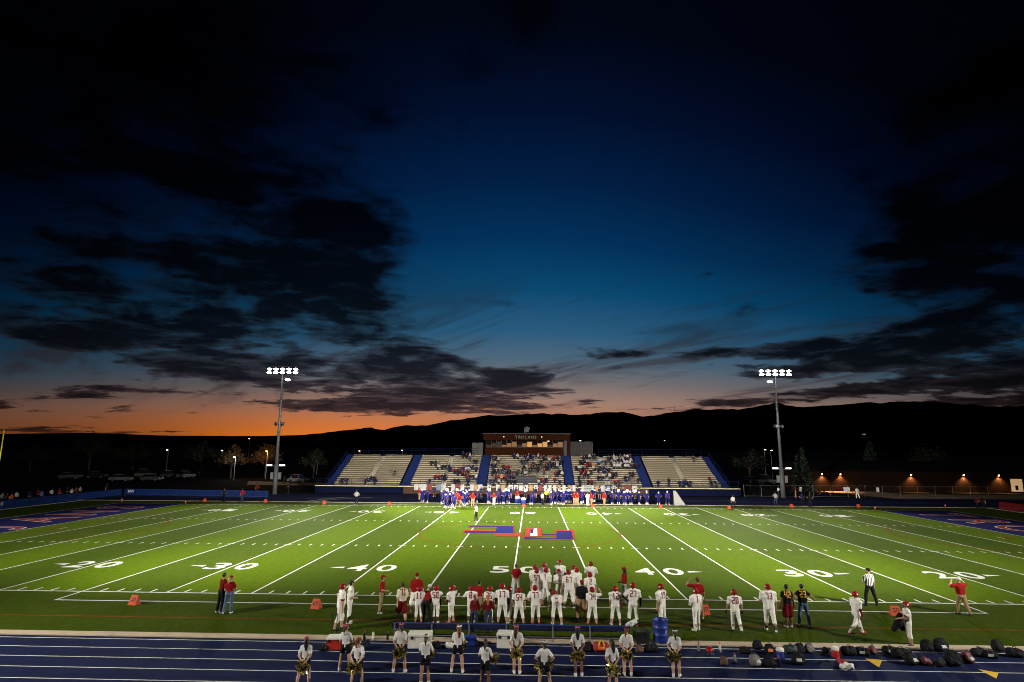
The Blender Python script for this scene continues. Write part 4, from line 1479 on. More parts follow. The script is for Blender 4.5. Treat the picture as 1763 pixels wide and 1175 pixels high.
# ---- right of the bench
person(1081, 1038, 975, 'coach with long dreadlocks, red cap, red shirt and grey trousers', 'man', 70, ('front', 'front'), 'stand', M4('dark', C_RED, C_GREY, C_SHOER), {'sleeve': .8, 'loose': 1.3}, NG, hair=('black', 'dreads'), cap=C_RED)
player(1097, 1077, 1000, '27', -4, ('hips', 'down'), 'weight2', 'dark', C_SHOER, 'number 27 with dark arms and red shoes', sock=C_SHOEK, sleeve_m='arm_black')
player(1146, 1080, 1002, '19', 42, ('down', 'down'), 'stand', 'light', None, 'number 19 behind the blue barrel', gloves=False)
person(1209, 1062, 991, 'brown-haired coach in red polo with headset behind a slim player', 'man', 4, ('headset', 'down'), 'stand', M4('tan', C_RED, C_KHAKI, C_SHOEW), {'sleeve': .7}, NG, hair=('brown', 'short'))
player(1206, 1083, 1009, '1', 30, ('front', 'down'), 'close', 'light', C_SHOEW, 'slim number 1 with white arm sleeves in front of coach', sleeve_m='arm_white', sock=C_SHOEW, head=(15, 0))
player(1273, 1083, 1010, '20', 0, ('loose', 'loose'), 'step', 'tan', C_SHOEK, 'number 20 walking away with black gloves', gloves=True, head=(0, -20), sock=C_SHOEW)
player(1332, 1082, 999, '73', -4, ('front', 'down'), 'step', 'tan', C_SHOEW, 'number 73 walking beside the black jerseys', build='lineman', sock=C_SHOEK)
person(1364, 1075, 1001, 'bareheaded player in black jersey 42 and dark red shorts', 'man', 0, ('loose', 'loose'), 'stand', M4('brown', C_BLACK, C_DRED, C_SHOEW), {'sleeve': .4, 'pant': .46, 'loose': 1.5}, NG, num='42', num_mat=M_numy, hair=('black', 'short'))
person(1391, 1072, 1000, 'bareheaded player in black jersey 23 and blue jeans, feet wide apart', 'man', -8, ('hips', 'out'), 'apart', M4('tan', C_BLACK, C_JEAN, C_SHOEW), {'sleeve': .4, 'loose': 1.1}, NG, num='23', num_mat=M_numy, hair=('black', 'short'))
player(1483, 1087, 1008, None, -72, ('down', 'down'), 'stride', 'brown', C_SHOER, 'striding past the bags in red shoes', sleeve_m='arm_red', sock=C_SHOEW, head=(0, -18))
player(1573, 1104, 1028, None, 78, ('forward', 'front'), 'stand', 'tan', C_SHOEK, 'carrying a dark jacket beside the 30 marker', sleeve_m='red')
person(1505, 1036, 971, 'referee in black and white striped shirt and black trousers, feet apart', 'man', 6, ('front', 'down'), 'wide', M4('light', mat('referee_stripes', (.7, .7, .67)), C_BLACK, C_SHOEK), {'sleeve': .7}, None, cap=C_BLACK, cat='person')
person(1664, 1050, 986, 'coach in red polo and khaki trousers holding his headset with both hands', 'heavy', 10, ('headset', 'headset'), 'step', M4('light', C_RED, C_KHAKI, C_SHOEK), {'sleeve': .8}, NG, cap=C_LGREY)


def stripes_material():
    m = MATS['referee_stripes']
    nt = S.nt = m.node_tree
    b = nt.nodes['Principled BSDF']
    tc = nt.nodes.new('ShaderNodeTexCoord')
    sp = nt.nodes.new('ShaderNodeSeparateXYZ')
    nt.links.new(tc.outputs['Object'], sp.inputs[0])
    band = S._m('GREATER_THAN', S._m('SINE', S(sp.outputs[0]) * (2 * math.pi / .085)), 0.0)
    nt.links.new(smix(band, (.012, .012, .014), (.74, .74, .70)), b.inputs['Base Color'])


stripes_material()

# ---- cheerleaders and their pom-poms
M_gold = mat('gold_foil', (.95, .66, .18), .28, .75, var=.2, scale=9)
M_foilk = mat('black_foil', (.02, .018, .015), .3, .6)
M_foilglint = mat('glint_foil', (.85, .80, .66), .2, .9)  # pale strips that paint glints in among the gold foil


def pom_mesh(seed):
    r = random.Random(seed)
    mb = MB()
    for _ in range(230):
        d = Vector((r.gauss(0, 1), r.gauss(0, 1), r.gauss(0, .9))).normalized()
        t = d.cross(Vector((r.gauss(0, 1), r.gauss(0, 1), r.gauss(0, 1)))).normalized()
        L = r.uniform(.13, .215)
        w = r.uniform(.008, .016)
        p0, p1 = d * .02, d * L * .62
        p2 = d * L + t * r.uniform(-.03, .03) - Vector((0, 0, .025))
        m = r.choice((0, 0, 0, 1, 1, 2))
        mb.add([p0 - t * w * .5, p0 + t * w * .5, p1 + t * w, p1 - t * w, p2 + t * w, p2 - t * w], [(0, 1, 2, 3), (3, 2, 4, 5)], m)
    mb.tube([(-.05, 0, 0), (.05, 0, 0)], .014, 6, 1)
    return mb.mesh('pom_pom', [M_gold, M_foilk, M_foilglint])


POMS = [pom_mesh(i) for i in range(4)]
CHEER = [  # px, feet, head, hair colour, style, bow, facing, arms, legs, skin, wording
    (529.5, 1187, 1110, 'black', 'long', C_PINK, 0, 'pommed', 'apart', 'light', 'with long black hair and pink bow, away from the others'),
    (599.5, 1160, 1078, 'brown', 'pony', C_PINK, -8, 'front', 'apart', 'light', 'with brown ponytail and pink bow by the red cooler'),
    (621, 1187, 1110, 'auburn', 'pony', None, -14, 'pommed', 'apart', 'light', 'with auburn ponytail beside the girl at the red cooler'),
    (694, 1160, 1075, 'black', 'pony', C_PINK, 4, 'pommed', 'apart', 'tan', 'with dark ponytail and pink bow at the tall white board'),
    (738, 1181, 1094, 'brown', 'pony', C_WHITE, 2, 'front', 'stand', 'tan', 'with brown ponytail and white bow, hands at her front'),
    (794, 1160, 1077, 'auburn', 'long', C_WHITE, -4, 'front', 'apart', 'light', 'with very long auburn hair and white bow'),
    (842, 1188, 1106, 'black', 'pony', None, -16, 'front', 'stand', 'brown', 'with short black ponytail, brown arms and no bow'),
    (896, 1161, 1076, 'brown', 'long', C_PINK, 0, 'pommed', 'close', 'light', 'with brown hair and pink bow, feet together by the white cooler'),
    (944, 1190, 1108, 'brown', 'bun', C_LGREY, 0, 'hips', 'apart', 'tan', 'stocky, with grey cap-like bow and hands on hips'),
    (1002, 1163, 1077, 'black', 'long', C_PINK, 0, 'pommed', 'close', 'brown', 'with waist-long black hair and pink bow, feet together'),
    (1062, 1187, 1109, 'black', 'long', None, 0, 'pommed', 'stand', 'tan', 'with loose black hair and no bow beside the red duffel'),
    (1087, 1162, 1077, 'auburn', 'pony', C_DRED, 0, 'pommed', 'close', 'light', 'with auburn ponytail and dark red bow by the red duffel'),
    (1171, 1163, 1080, 'black', 'pony', C_LGREY, -20, 'pommed', 'close', 'light', 'half turned beside the blue barrel')]
def word_short(w):
    return ' '.join(w.replace(',', '').split()[:10])


for i, (px, py, hy, hc, hs, bow, face, arm, leg, skin, word) in enumerate(CHEER):
    o, J, h = person(px, py, hy, 'cheerleader in grey shirt, ' + word, 'girl', face, (arm, arm), leg, M4(skin, C_LGREY, C_BLACK, C_SHOEW), {'sleeve': .62, 'pant': .20, 'loose': 1.12, 'sock': 3, 'sock_len': .10}, CG, hair=(hc, hs), bow=bow, hmax=1.68)
    for s, kk in ((-1, 'hand_l'), (1, 'hand_r')):
        if arm == 'front' and s < 0 and i not in (2,):
            continue
        p = J[kk]
        w = Matrix.Rotation(R(face), 4, 'Z') @ Vector(p + V(s * .05, -.02, -.07))
        g = o.location
        pm = bpy.data.objects.new('pom_pom', POMS[(i * 2 + (s > 0)) % 4])
        COL.objects.link(pm)
        pm.location = (g.x + w.x, g.y + w.y, w.z)
        pm.rotation_euler = (i * .7, s * .4, i * 1.3)
        tag(pm, 'gold foil pom-pom of the cheerleader ' + word_short(word), 'pom-pom', 'cheerleaders pom-poms %d' % i)

# ------------------------------------------------------------------ sideline yard markers
M_orange = mat('orange_marker_foam', (.45, .05, .008), .7)
M_mk = mat('marker_digits_black', (.02, .012, .01), .7)


def marker_mesh():
    mb = MB()
    w, h, d = .225, .43, .36
    # front face leans back, triangular wedge
    vs = [(-w, 0, 0), (w, 0, 0), (w * .82, .17, h), (-w * .82, .17, h), (-w, d, 0), (w, d, 0), (w * .82, .19, h), (-w * .82, .19, h)]
    mb.add(vs, [(0, 1, 2, 3), (1, 5, 6, 2), (5, 4, 7, 6), (4, 0, 3, 7), (3, 2, 6, 7), (0, 4, 5, 1)])
    me = mb.mesh('yard_marker', M_orange)
    return me


MKR = marker_mesh()


def yard_marker(px, py, num, label, far=False):
    g = G(px, py)
    o = link_mesh('yard_marker', MKR, None, (g[0], g[1], .002))
    o.rotation_euler = (0, 0, math.pi if far else rnd.uniform(-.25, .25))
    tag(o, label, 'yard marker', 'orange yard markers along the sidelines')
    for i, ch in enumerate(num):
        mb = number_mesh(ch, .29, .12, M_mk)
        mb.v = [(p[0] + (i - .5) * .16, p[2] * .36 - .006 + .03, p[2] * .92 + .06) for p in mb.v]
        mb.build('marker_digit', M_mk, o)


for px, py, n, lab in ((231, 1050, '30', 'orange 30 yard marker on empty turf by the near sideline'), (546, 1053, '40', 'orange 40 yard marker on the near sideline beside the lineman'),
                       (1221, 1056, '40', 'orange 40 yard marker behind the slim player and coach'), (1550, 1054, '30', 'orange 30 yard marker beside the player carrying a jacket')):
    yard_marker(px, py, n, lab)
for px, py, n, lab in ((357, 870, '10', 'orange 10 yard marker on the far sideline by the blue fence'), (461.5, 870, '20', 'orange 20 yard marker on the far sideline near the floodlight pole'), (562.5, 872, '30', 'orange 30 yard marker on the far sideline by the curved lane lines'),
                       (674, 872, '40', 'orange 40 yard marker on the far sideline beside the blue team group'), (905, 873, '50', 'orange 50 yard marker under the blue cooler stand'), (1024, 872, '40', 'orange 40 yard marker among red-shirted far coaches'),
                       (1140, 872, '30', 'orange 30 yard marker beside the white kicking net'), (1257.8, 872, '20', 'orange 20 yard marker beside the far referee'), (1365, 868, '10', 'orange 10 yard marker on the far sideline by the two men in dark clothes'), (1479.7, 867, '00', 'orange goal line marker on the far sideline')):
    yard_marker(px, py, n, lab, True)
pyl = MB().box(-.06, .06, -.06, .06, 0, .45).box(-.07, .07, -.07, .07, 0, .05).box(-.061, .061, -.061, .061, .28, .36, 1).mesh('pylon', [M_orange, C_SHOEW])
for px, py, lab in ((323, 874, 'orange goal line pylon at the end by the blue fence'), (1510, 871, 'orange goal line pylon at the end by the red barrier'), (213, 872, 'orange end line pylon below the corner of the blue fence'), (1631, 866, 'orange end line pylon by the red barrier')):
    g = G(px, py)
    tag(link_mesh('pylon', pyl, None, (g[0], g[1], .002)), lab, 'pylon', 'orange end zone pylons')

# ------------------------------------------------------------------ team benches
M_bluepl = mat('blue_bench_plank', (.025, .06, .26), .45, var=.08)
M_bback = mat('dark_blue_bench_back', (.008, .012, .045), .5)


def bench(x0, x1, y, label):
    t = tag(empty('team_bench', (x0, y, 0)), label, 'bench', 'blue team benches by the kerb')
    L = x1 - x0
    for k in range(2):
        MB().box(0, L, .30 + k * .19, .46 + k * .19, .36, .40).build('seat_plank', M_bluepl, t)
    MB().box(0, L, .06, .10, .46, .63).build('back_plank', M_bback, t)
    MB().box(0, L, .055, .105, .632, .66).build('back_top_rail', M_bluepl, t)
    for k in range(4):
        xx = .12 + (L - .24) * k / 3
        MB().tube([(xx, .02, 0), (xx, .03, .63)], .028, 6).tube([(xx, .02, .33), (xx, .64, .34)], .022, 6).tube([(xx, .62, 0), (xx, .6, .34)], .025, 6).box(xx - .04, xx + .04, -.06, .74, 0, .03).build('leg_frame', M_galv, t)
    MB().tube([(.12, .02, .2), (L - .12, .02, .2)], .018, 6).build('stretcher', M_galv, t)


bench(-4.55, .22, -7.35, 'long blue team bench behind the women with long hair')
bench(.36, 5.05, -7.35, 'long blue team bench behind players 77, 74 and 12')

# ------------------------------------------------------------------ coolers, barrel, bottles
M_wplastic = mat('white_cooler_plastic', (.72, .70, .62), .4, var=.05)
M_rplastic = mat('red_plastic', (.45, .03, .02), .4)
M_bplastic = mat('blue_plastic', (.015, .035, .22), .4)
M_kplastic = mat('black_plastic', (.012, .012, .014), .45)
M_strap = mat('yellow_webbing', (.65, .36, .02), .7)


def bevel_box(w, d, h, b=.03):
    mb = MB()
    mb.add([(sx * (w - (b if e else 0)), sy * (d - (b if e else 0)), z) for z, e in ((0, 1), (b, 0), (h - b, 0), (h, 1)) for sx, sy in ((-1, -1), (1, -1), (1, 1), (-1, 1))],
           [(0, 3, 2, 1), (12, 13, 14, 15)] + [(r * 4 + k, r * 4 + (k + 1) % 4, r * 4 + 4 + (k + 1) % 4, r * 4 + 4 + k) for r in range(3) for k in range(4)])
    return mb


def ice_chest(px, py, w, d, h, rz, body, lid, label):
    g = G(px, py)
    t = tag(empty('ice_chest', (g[0], g[1] + d, 0), rz), label, 'cooler', 'ice chests by the bench')
    bevel_box(w, d, h * .8).build('body', body, t)
    bevel_box(w + .015, d + .015, h * .2, .02).build('lid', lid, t, (0, 0, h * .8 + .003))
    for s in (-1, 1):
        MB().tube([(s * (w + .01), -.09, h * .6), (s * (w + .05), -.09, h * .55), (s * (w + .05), .09, h * .55), (s * (w + .01), .09, h * .6)], .014, 6).build('handle', M_kplastic, t)
        MB().box(s * w * .62 - .05, s * w * .62 + .05, -d - .025, -d - .002, h * .66, h * .86).build('latch', M_kplastic, t)


ice_chest(727, 1120, .45, .27, .54, .05, M_wplastic, M_wplastic, 'large plain white ice chest under the blue bench')
ice_chest(875, 1118, .29, .25, .56, -.1, M_wplastic, M_wplastic, 'small white cooler with black latches by the bench')
ice_chest(580, 1124, .30, .24, .46, .1, M_rplastic, M_wplastic, 'red cooler with white lid on the wheeled cart')
ice_chest(815, 1114, .20, .18, .34, 0, M_bplastic, M_bplastic, 'small dark blue cooler box under the bench')
ice_chest(1112, 1108, .26, .22, .48, .2, M_kplastic, M_kplastic, 'black storage box at the bench end')
g = G(571, 1122)
ct = tag(empty('cart_handle', (g[0], g[1] - .0, 0)), 'black two-pole folding cart frame standing behind the red cooler', 'cart')
MB().tube([(-.1, .66, .0), (-.1, .64, 1.15), (.09, .64, 1.15), (.09, .66, .0)], .016, 6).build('handle', M_kplastic, ct)
MB().box(-.3, .55, .58, .75, .03, .06).build('platform', M_kplastic, ct)
for sx in (-.25, .5):
    MB().lathe([(0, -.02), (.07, -.02), (.07, .02), (0, .02)], 12, 0, Matrix.Translation((sx, .78, .07)) @ Matrix.Rotation(R(90), 4, 'X')).build('wheel', M_kplastic, ct)
g = G(1147, 1109)
bar = tag(empty('barrel', (g[0], g[1] + .33, .035)), 'blue ribbed plastic barrel standing on the kerb', 'barrel')
bar.scale = (.9, .9, .92)
MB().lathe([(0, .01), (.30, .01), (.325, .04), (.335, .12), (.325, .29), (.345, .31), (.345, .34), (.33, .36), (.33, .60), (.345, .62), (.345, .65), (.325, .67), (.335, .80), (.32, .90), (.335, .92), (.335, .95), (.31, .95), (.30, .80), (.29, .1), (0, .1)], 24).build('drum', M_bplastic, bar, smooth=True)
lab_ = MB()
for k in range(4):
    a0, a1 = -1.15 + k * .08, -1.15 + (k + 1) * .08
    lab_.add([(.337 * math.cos(a), .337 * math.sin(a), z) for a, z in ((a0, .42), (a1, .42), (a1, .56), (a0, .56))], [(0, 1, 2, 3)])
lab_.build('paper_label', mat('faded_label', (.35, .2, .25), .7), bar)


def bottle_mesh(m):
    return MB().lathe([(0, .0), (.036, .0), (.038, .02), (.038, .13), (.034, .145), (.038, .16), (.036, .19), (.018, .215)], 12).mesh('bottle', m, True), MB().lathe([(.02, .212), (.02, .24), (.009, .245), (.008, .27), (0, .27)], 10).mesh('cap', C_SHOER, True)


BT = {'k': bottle_mesh(M_kplastic), 'w': bottle_mesh(M_wplastic), 'g': bottle_mesh(mat('grey_bottle', (.2, .2, .2), .3))}
for px, py, c, lab in ((633, 1106, 'k', 'black water bottle on the kerb'), (648, 1106, 'w', 'white water bottle on the kerb between two black ones'), (673, 1106, 'k', 'black water bottle on the kerb by the ice chest'), (827, 1112, 'w', 'white water bottle beside the small blue cooler box'),
                       (842, 1112, 'g', 'grey water bottle under the bench'), (1209, 1117, 'g', 'grey bottle left of the helmet on the track'), (1246, 1119, 'w', 'white bottle right of the helmet on the track'), (1272, 1138, 'g', 'grey bottle beside the brown bag'), (1348, 1142, 'k', 'tall black bottle in front of the blue jug')):
    g = G(px, py)
    o = link_mesh('water_bottle', BT[c][0], None, (g[0], g[1], .036 if 1096 < py < 1108 else -.004))
    o.scale = (1.25, 1.25, 1.35)
    link_mesh('cap', BT[c][1], o)
    tag(o, lab, 'bottle', 'water bottles by the bench and bags')


def jug(px, py, m, label, s=1.0):
    g = G(px, py)
    t = tag(empty('drink_jug', (g[0], g[1], -.004)), label, 'jug', 'drink jugs among the bags')
    MB().lathe([(0, 0), (.125 * s, 0), (.135 * s, .02), (.135 * s, .26 * s), (.12 * s, .28 * s)], 18).build('body', m, t, smooth=True)
    MB().lathe([(.138 * s, .262 * s), (.14 * s, .33 * s), (.12 * s, .36 * s), (.05 * s, .38 * s), (0, .38 * s)], 18).build('lid', M_wplastic, t, smooth=True)
    MB().tube([(0, 0, .38 * s), (.02 * s, .02, .52 * s)], .012, 6).build('straw', M_wplastic, t)
    MB().tube([(.135 * s, 0, .08 * s), (.19 * s, 0, .12 * s), (.19 * s, 0, .2 * s), (.135 * s, 0, .24 * s)], .014, 6).build('handle', m, t)


jug(1350, 1128, M_bplastic, 'blue drink jug with white lid among the black bags')
jug(1445, 1125, M_rplastic, 'red drink jug with white lid among the black bags')
g = G(1228, 1122)
hm = link_mesh('helmet', HELM, None, (g[0], g[1], .105))
hm.rotation_euler = (R(-14), R(6), R(165))
hm.scale = (1.15, 1.15, 1.15)
tag(hm, 'red football helmet lying on the track between two bottles', 'helmet')
link_mesh('face_mask', FMASK, hm)

# ------------------------------------------------------------------ bags
BAGM = {'k': mat('bag_black_nylon', (.006, .006, .0075), .75, var=.2, scale=8, bump=.4, spec=.18), 'n': mat('bag_navy_nylon', (.007, .009, .02), .75, var=.2, bump=.4, spec=.18), 'g': mat('bag_grey_camo', (.13, .12, .11), .6, var=.5, scale=14), 'b': mat('bag_brown_canvas', (.085, .04, .022), .7, var=.2), 'r': mat('bag_red_nylon', (.32, .016, .02), .55, var=.12, bump=.3), 'd': mat('bag_dark_green', (.012, .028, .022), .6, var=.2), 'm': mat('bag_maroon', (.10, .012, .018), .6, var=.2)}
M_logo = mat('bag_logo_pale', (.45, .45, .43), .6)
M_logoo = mat('bag_logo_orange', (.7, .16, .03), .6)


def bag(px, py, c, kind, w, label, rz=None, logo=None, strap=None, z0=-.004):
    w *= .68
    g = G(px, py)
    r = random.Random(int(px * 7 + py))
    P = []
    if kind == 'duffel':
        L, q = w / 2, w * .27
        P += [((-L + q, 0, q * .95), (L - q, 0, q * .95), q, q * r.uniform(.9, 1.05), 0), ((-L + q * .8, -q * .3, q * .5), (L - q * .8, -q * .3, q * .5), q * .6, q * .6, 0), ((-L * .4, -q * .75, q * .75), (L * .35, -q * .75, q * .72), q * .36, q * .36, 0)]
    elif kind == 'backpack':
        q = w * .30
        P += [((-q * .5, 0, q * .9), (q * .5, 0, q * .9), q, q, 0), ((-q * .35, q * .35, q * 1.7), (q * .35, q * .3, q * 1.75), q * .85, q * .8, 0), ((-q * .4, -q * .75, q * .65), (q * .4, -q * .75, q * .65), q * .5, q * .5, 0)]
    else:  # heap
        for _ in range(7):
            a, rr = r.uniform(0, 6.28), r.uniform(0, w * .33)
            p = (rr * math.cos(a), rr * .7 * math.sin(a), r.uniform(.06, .14))
            P.append((p, (p[0] + r.uniform(-.16, .16), p[1] + r.uniform(-.1, .1), r.uniform(.05, .22)), r.uniform(.06, .10), r.uniform(.05, .09), 0))
    vs, qs, mi = sdf_surface(P, .024, .05)
    z = np.clip(vs[:, 2], 0.0, None)
    wr = np.sin(vs[:, 0] * 31 + r.uniform(0, 6)) * np.sin(vs[:, 1] * 27 + 1) * .008 + np.sin(vs[:, 2] * 40 + vs[:, 0] * 17) * .006
    vs = np.stack([vs[:, 0] + wr, vs[:, 1] - wr, np.maximum(z + wr * .6, 0)], 1)
    o = link_mesh('bag' if kind != 'heap' else 'clothing_heap', np_mesh('bag', vs, qs, mi, [BAGM[c]]), None, (g[0], g[1] + w * .2, z0))
    o.rotation_euler = (0, 0, r.uniform(-.6, .6) if rz is None else rz)
    tag(o, label, 'bag' if kind != 'heap' else 'clothes', 'bags left along the track')
    top = float(vs[:, 2].max())
    front = float(vs[:, 1].min())
    sm = strap or mat('dark_strap', (.03, .03, .032), .7)
    if kind == 'duffel':
        q = w * .27
        for s in (-1, 1):
            MB().tube([(s * w * .17, front * .95, q * .7), (s * w * .15, -q * .75, q * 1.65), (s * w * .07, -q * .2, q * 2.2), (0, -q * .1, q * 2.25)], .016 if strap is None else .026, 6).build('strap', sm, o, smooth=True)
    elif kind == 'backpack':
        MB().tube([(-.05, .02, top - .01), (-.03, 0, top + .05), (.03, 0, top + .05), (.05, .02, top - .01)], .012, 6).build('top_loop', sm, o)
        for s in (-1, 1):
            MB().tube([(s * w * .16, w * .2, top * .8), (s * w * .3, w * .32, top * .5), (s * w * .22, w * .25, .05)], .016, 6).build('strap', sm, o)
    if logo:
        zz = top * .48
        bvh = BVHTree.FromPolygons([Vector(v) for v in vs.tolist()], qs.tolist())
        mb = MB()
        for ix in range(5):
            for iz in range(3):
                pts = []
                for u, v_ in ((0, 0), (1, 0), (1, 1), (0, 1)):
                    hit = bvh.ray_cast(Vector((-.09 + .036 * (ix + u), -2, zz - .045 + .03 * (iz + v_))), Vector((0, 1, 0)))
                    if hit[0] is not None:
                        pts.append((hit[0].x, hit[0].y - .008, hit[0].z))
                if len(pts) == 4:
                    mb.add(pts, [(0, 1, 2, 3)])
        if mb.v:
            mb.build('logo_patch', logo, o)
    return o


bag(1042, 1122, 'r', 'duffel', .98, 'big red duffel bag with two yellow straps beside the bench', 0.0, M_logoo, M_strap)
bag(1019, 1121, 'k', 'backpack', .62, 'black backpack leaning on the red duffel bag')
bag(1128, 1121, 'k', 'duffel', .80, 'black duffel bag below the black storage box')
bag(1108, 1122, 'b', 'backpack', .55, 'brown bag between the red duffel and a black duffel')
bag(563, 1125, 'k', 'duffel', .62, 'black bag leaning on the side of the red cooler')
bag(604, 1124, 'k', 'duffel', .75, 'black bag behind the cheerleader at the red cooler')
bag(634, 1122, 'n', 'backpack', .62, 'dark backpack below the kerb bottles')
bag(757, 1119, 'k', 'heap', .7, 'heap of black jackets beside the plain white ice chest')
bag(781, 1118, 'g', 'heap', .45, 'small grey towel heap under the bench')
bag(1254, 1141, 'b', 'heap', .62, 'flat brown bag lying on the track beside a grey bottle')
for px, py, c, kd, w, lab, lg in (
        (1291, 1122, 'k', 'duffel', .66, 'boxy black bag nearest the lying helmet', None), (1312, 1116, 'k', 'backpack', .62, 'black backpack on the kerb behind an orange-badged bag', None), (1333, 1122, 'k', 'backpack', .66, 'black backpack with orange badge beside the blue jug', M_logoo),
        (1369, 1121, 'd', 'duffel', .85, 'dark green bag next to the blue jug', None), (1386, 1120, 'k', 'backpack', .66, 'black backpack between dark green and camouflage bags', None), (1402, 1119, 'g', 'backpack', .62, 'grey camouflage backpack on the kerb', None), (1428, 1121, 'k', 'heap', .62, 'low black bag beside the red jug', None),
        (1309, 1143, 'g', 'backpack', .74, 'grey striped backpack lying on a lane line', M_logo), (1333, 1144, 'k', 'backpack', .72, 'black backpack beside the tall black bottle', None), (1384, 1140, 'k', 'backpack', .78, 'black backpack alone on the lane with small white badge', M_logo),
        (1470, 1123, 'k', 'duffel', .90, 'long black bag right of the red jug', None), (1494, 1123, 'k', 'duffel', .8, 'black bag in front of the striding player', M_logo), (1511, 1120, 'm', 'backpack', .55, 'maroon bag beside the first yellow triangle', None), (1541, 1120, 'k', 'duffel', .8, 'black bag behind the player with the jacket', M_logo),
        (1561, 1127, 'k', 'duffel', 1.0, 'large black bag at the feet of the player with the jacket', None), (1579, 1138, 'k', 'backpack', .82, 'black backpack with large pale printed patch', M_logo), (1601, 1138, 'm', 'heap', .6, 'dark red clothes beside the pale-patched backpack', None), (1606, 1116, 'k', 'backpack', .78, 'upright black backpack on the kerb', None),
        (1631, 1117, 'k', 'backpack', .9, 'bulky black backpack on the kerb behind the lane bags', M_logo), (1628, 1140, 'k', 'duffel', .7, 'flat black bag in the second lane', None), (1652, 1139, 'k', 'backpack', .95, 'tall black backpack beside a maroon striped bag', None), (1677, 1134, 'm', 'backpack', .74, 'maroon backpack with pale stripe', M_logo),
        (1694, 1122, 'k', 'duffel', .82, 'black bag on the kerb beyond the maroon striped backpack', None), (1715, 1125, 'k', 'duffel', .74, 'black bag with white badge beyond the second yellow triangle', M_logo), (1729, 1115, 'k', 'backpack', .8, 'upright black bag near the end of the bag row', None), (1758, 1123, 'k', 'duffel', .9, 'last black bag of the row', None)):
    bag(px, py, c, kd, w, lab, None, lg, z0=.034 if py <= 1117 else -.004)
bag(1462, 1146, 'r', 'heap', .72, 'red and white jersey heap on the lane below the red jug', None, None)
bag(1466, 1148, 'g', 'heap', .3, 'pale cloth on the red jersey heap', None, None)
bag(1094, 1100, 'g', 'heap', .5, 'white towel heap at the bench end', None, None, z0=.5)
for o in COL.objects:
    if o.get('label') in ('pale cloth on the red jersey heap', 'white towel heap at the bench end', 'small grey towel heap under the bench'):
        o.data.materials[0] = C_SHOEW
# the jacket the player near the 30 marker carries
g = G(1560, 1104)
vs, qs, mi = sdf_surface([((0, 0, 1.02), (-.08, 0, .72), .09, .15, 0), ((-.08, 0, .72), (-.26, .03, .48), .14, .10, 0), ((-.02, .03, .95), (.1, .05, .5), .08, .10, 0)], .024, .06)
tag(link_mesh('jacket', np_mesh('jacket', vs, qs, mi, [C_BLACK]), None, (g[0], g[1], .12)), 'dark jacket carried by the player at the 30 marker', 'jacket')

# ------------------------------------------------------------------ far sideline: low-detail figures sharing meshes
FARM = {}


def far_mesh(key, h, build, arms, legs, mats, fit, lean=0, head=(0, 0), hat=None, vox=.045):
    if key not in FARM:
        vs, qs, mi, J = figure(h, build, arms, legs, lean, head, fit, vox, False)
        me = np_mesh('person', vs, qs, mi, mats)
        if hat:
            hv, hq, hmi = sdf_surface([(J['skull'] - J['look'] * .02, J['skull'] + J['hu'] * .03, .125, .125, 0)] if hat[1] == 'helmet' else [(J['skull'] + J['hu'] * .03, J['skull'] + J['hu'] * .04 - J['look'] * .02, .105, .1, 0)], vox * .8, .02)
            n = len(vs)
            vs = np.concatenate([vs, hv]); qs = np.concatenate([qs, hq + n]); mi = np.concatenate([mi, hmi * 0 + len(mats)])
            me = np_mesh('person', vs, qs, mi, mats + [hat[0]])
        FARM[key] = me
    return FARM[key]


M_whelm = mat('white_helmet_shell', (.42, .42, .45), .4)
BP = [('front', 'front'), ('down', 'down'), ('hips', 'down'), ('down', 'collar'), ('hips', 'hips')]
LP = ['stand', 'apart', 'weight', 'step', 'weight2']


def far_person(px, py, kind, face=None, label=None, group=None, h=None):
    g = G(px, py)
    v = rnd.randrange(5)
    face = rnd.uniform(-180, 180) if face is None else face
    if kind == 'blue':
        me = far_mesh(('b', v), 1.82, 'player', BP[v], LP[v], M4('brown' if v % 2 else 'tan', (C_BLUE, C_PURP)[v % 2], C_BLUE, C_SHOEW), {'pant': .62, 'sleeve': .6, 'sock': 3, 'sock_len': .4}, hat=(M_whelm, 'helmet') if v != 3 else (HAIR['black'], 'hair'))
        lb, gr = ('player in royal blue uniform, white helmet, along the far sideline' if v != 3 else 'bareheaded dark-haired player in royal blue uniform along the far sideline'), 'home players along the far sideline'
    elif kind == 'red':
        me = far_mesh(('r', v), 1.82, 'man', BP[v], LP[v], M4('tan', C_RED, C_KHAKI, C_SHOEK), {'sleeve': .7}, hat=(C_RED, 'cap'))
        lb, gr = 'coach in red shirt and khaki trousers on the far sideline', 'home coaches in red'
    elif kind == 'cheer':
        me = far_mesh(('c', v), 1.64, 'girl', BP[v], LP[v], M4('tan' if v < 3 else 'brown', C_WHITE if v % 2 else C_NAVY, C_NAVY, C_SHOEW), {'sleeve': .9, 'pant': .22}, hat=(HAIR['black' if v % 2 else 'brown'], 'hair'))
        lb, gr = ('home cheerleader in white top and navy skirt below the banners' if v % 2 else 'home cheerleader in navy uniform below the banners'), 'home cheerleaders below the banners'
    else:
        shirt, pants, word = kind
        me = far_mesh(('x', word, v), 1.76, 'man', BP[v], LP[v], M4('tan', shirt, pants, C_SHOEK), {'sleeve': .7}, hat=(HAIR['black'], 'hair'))
        lb, gr = word, 'people around the far field'
    o = link_mesh('person', me, None, (g[0], g[1], .002))
    o.rotation_euler = (0, 0, R(face))
    sc_ = rnd.uniform(.95, 1.05) if h is None else h / 1.76
    o.scale = (sc_, sc_, sc_)
    tag(o, label or lb, 'person', group or gr)
    return o


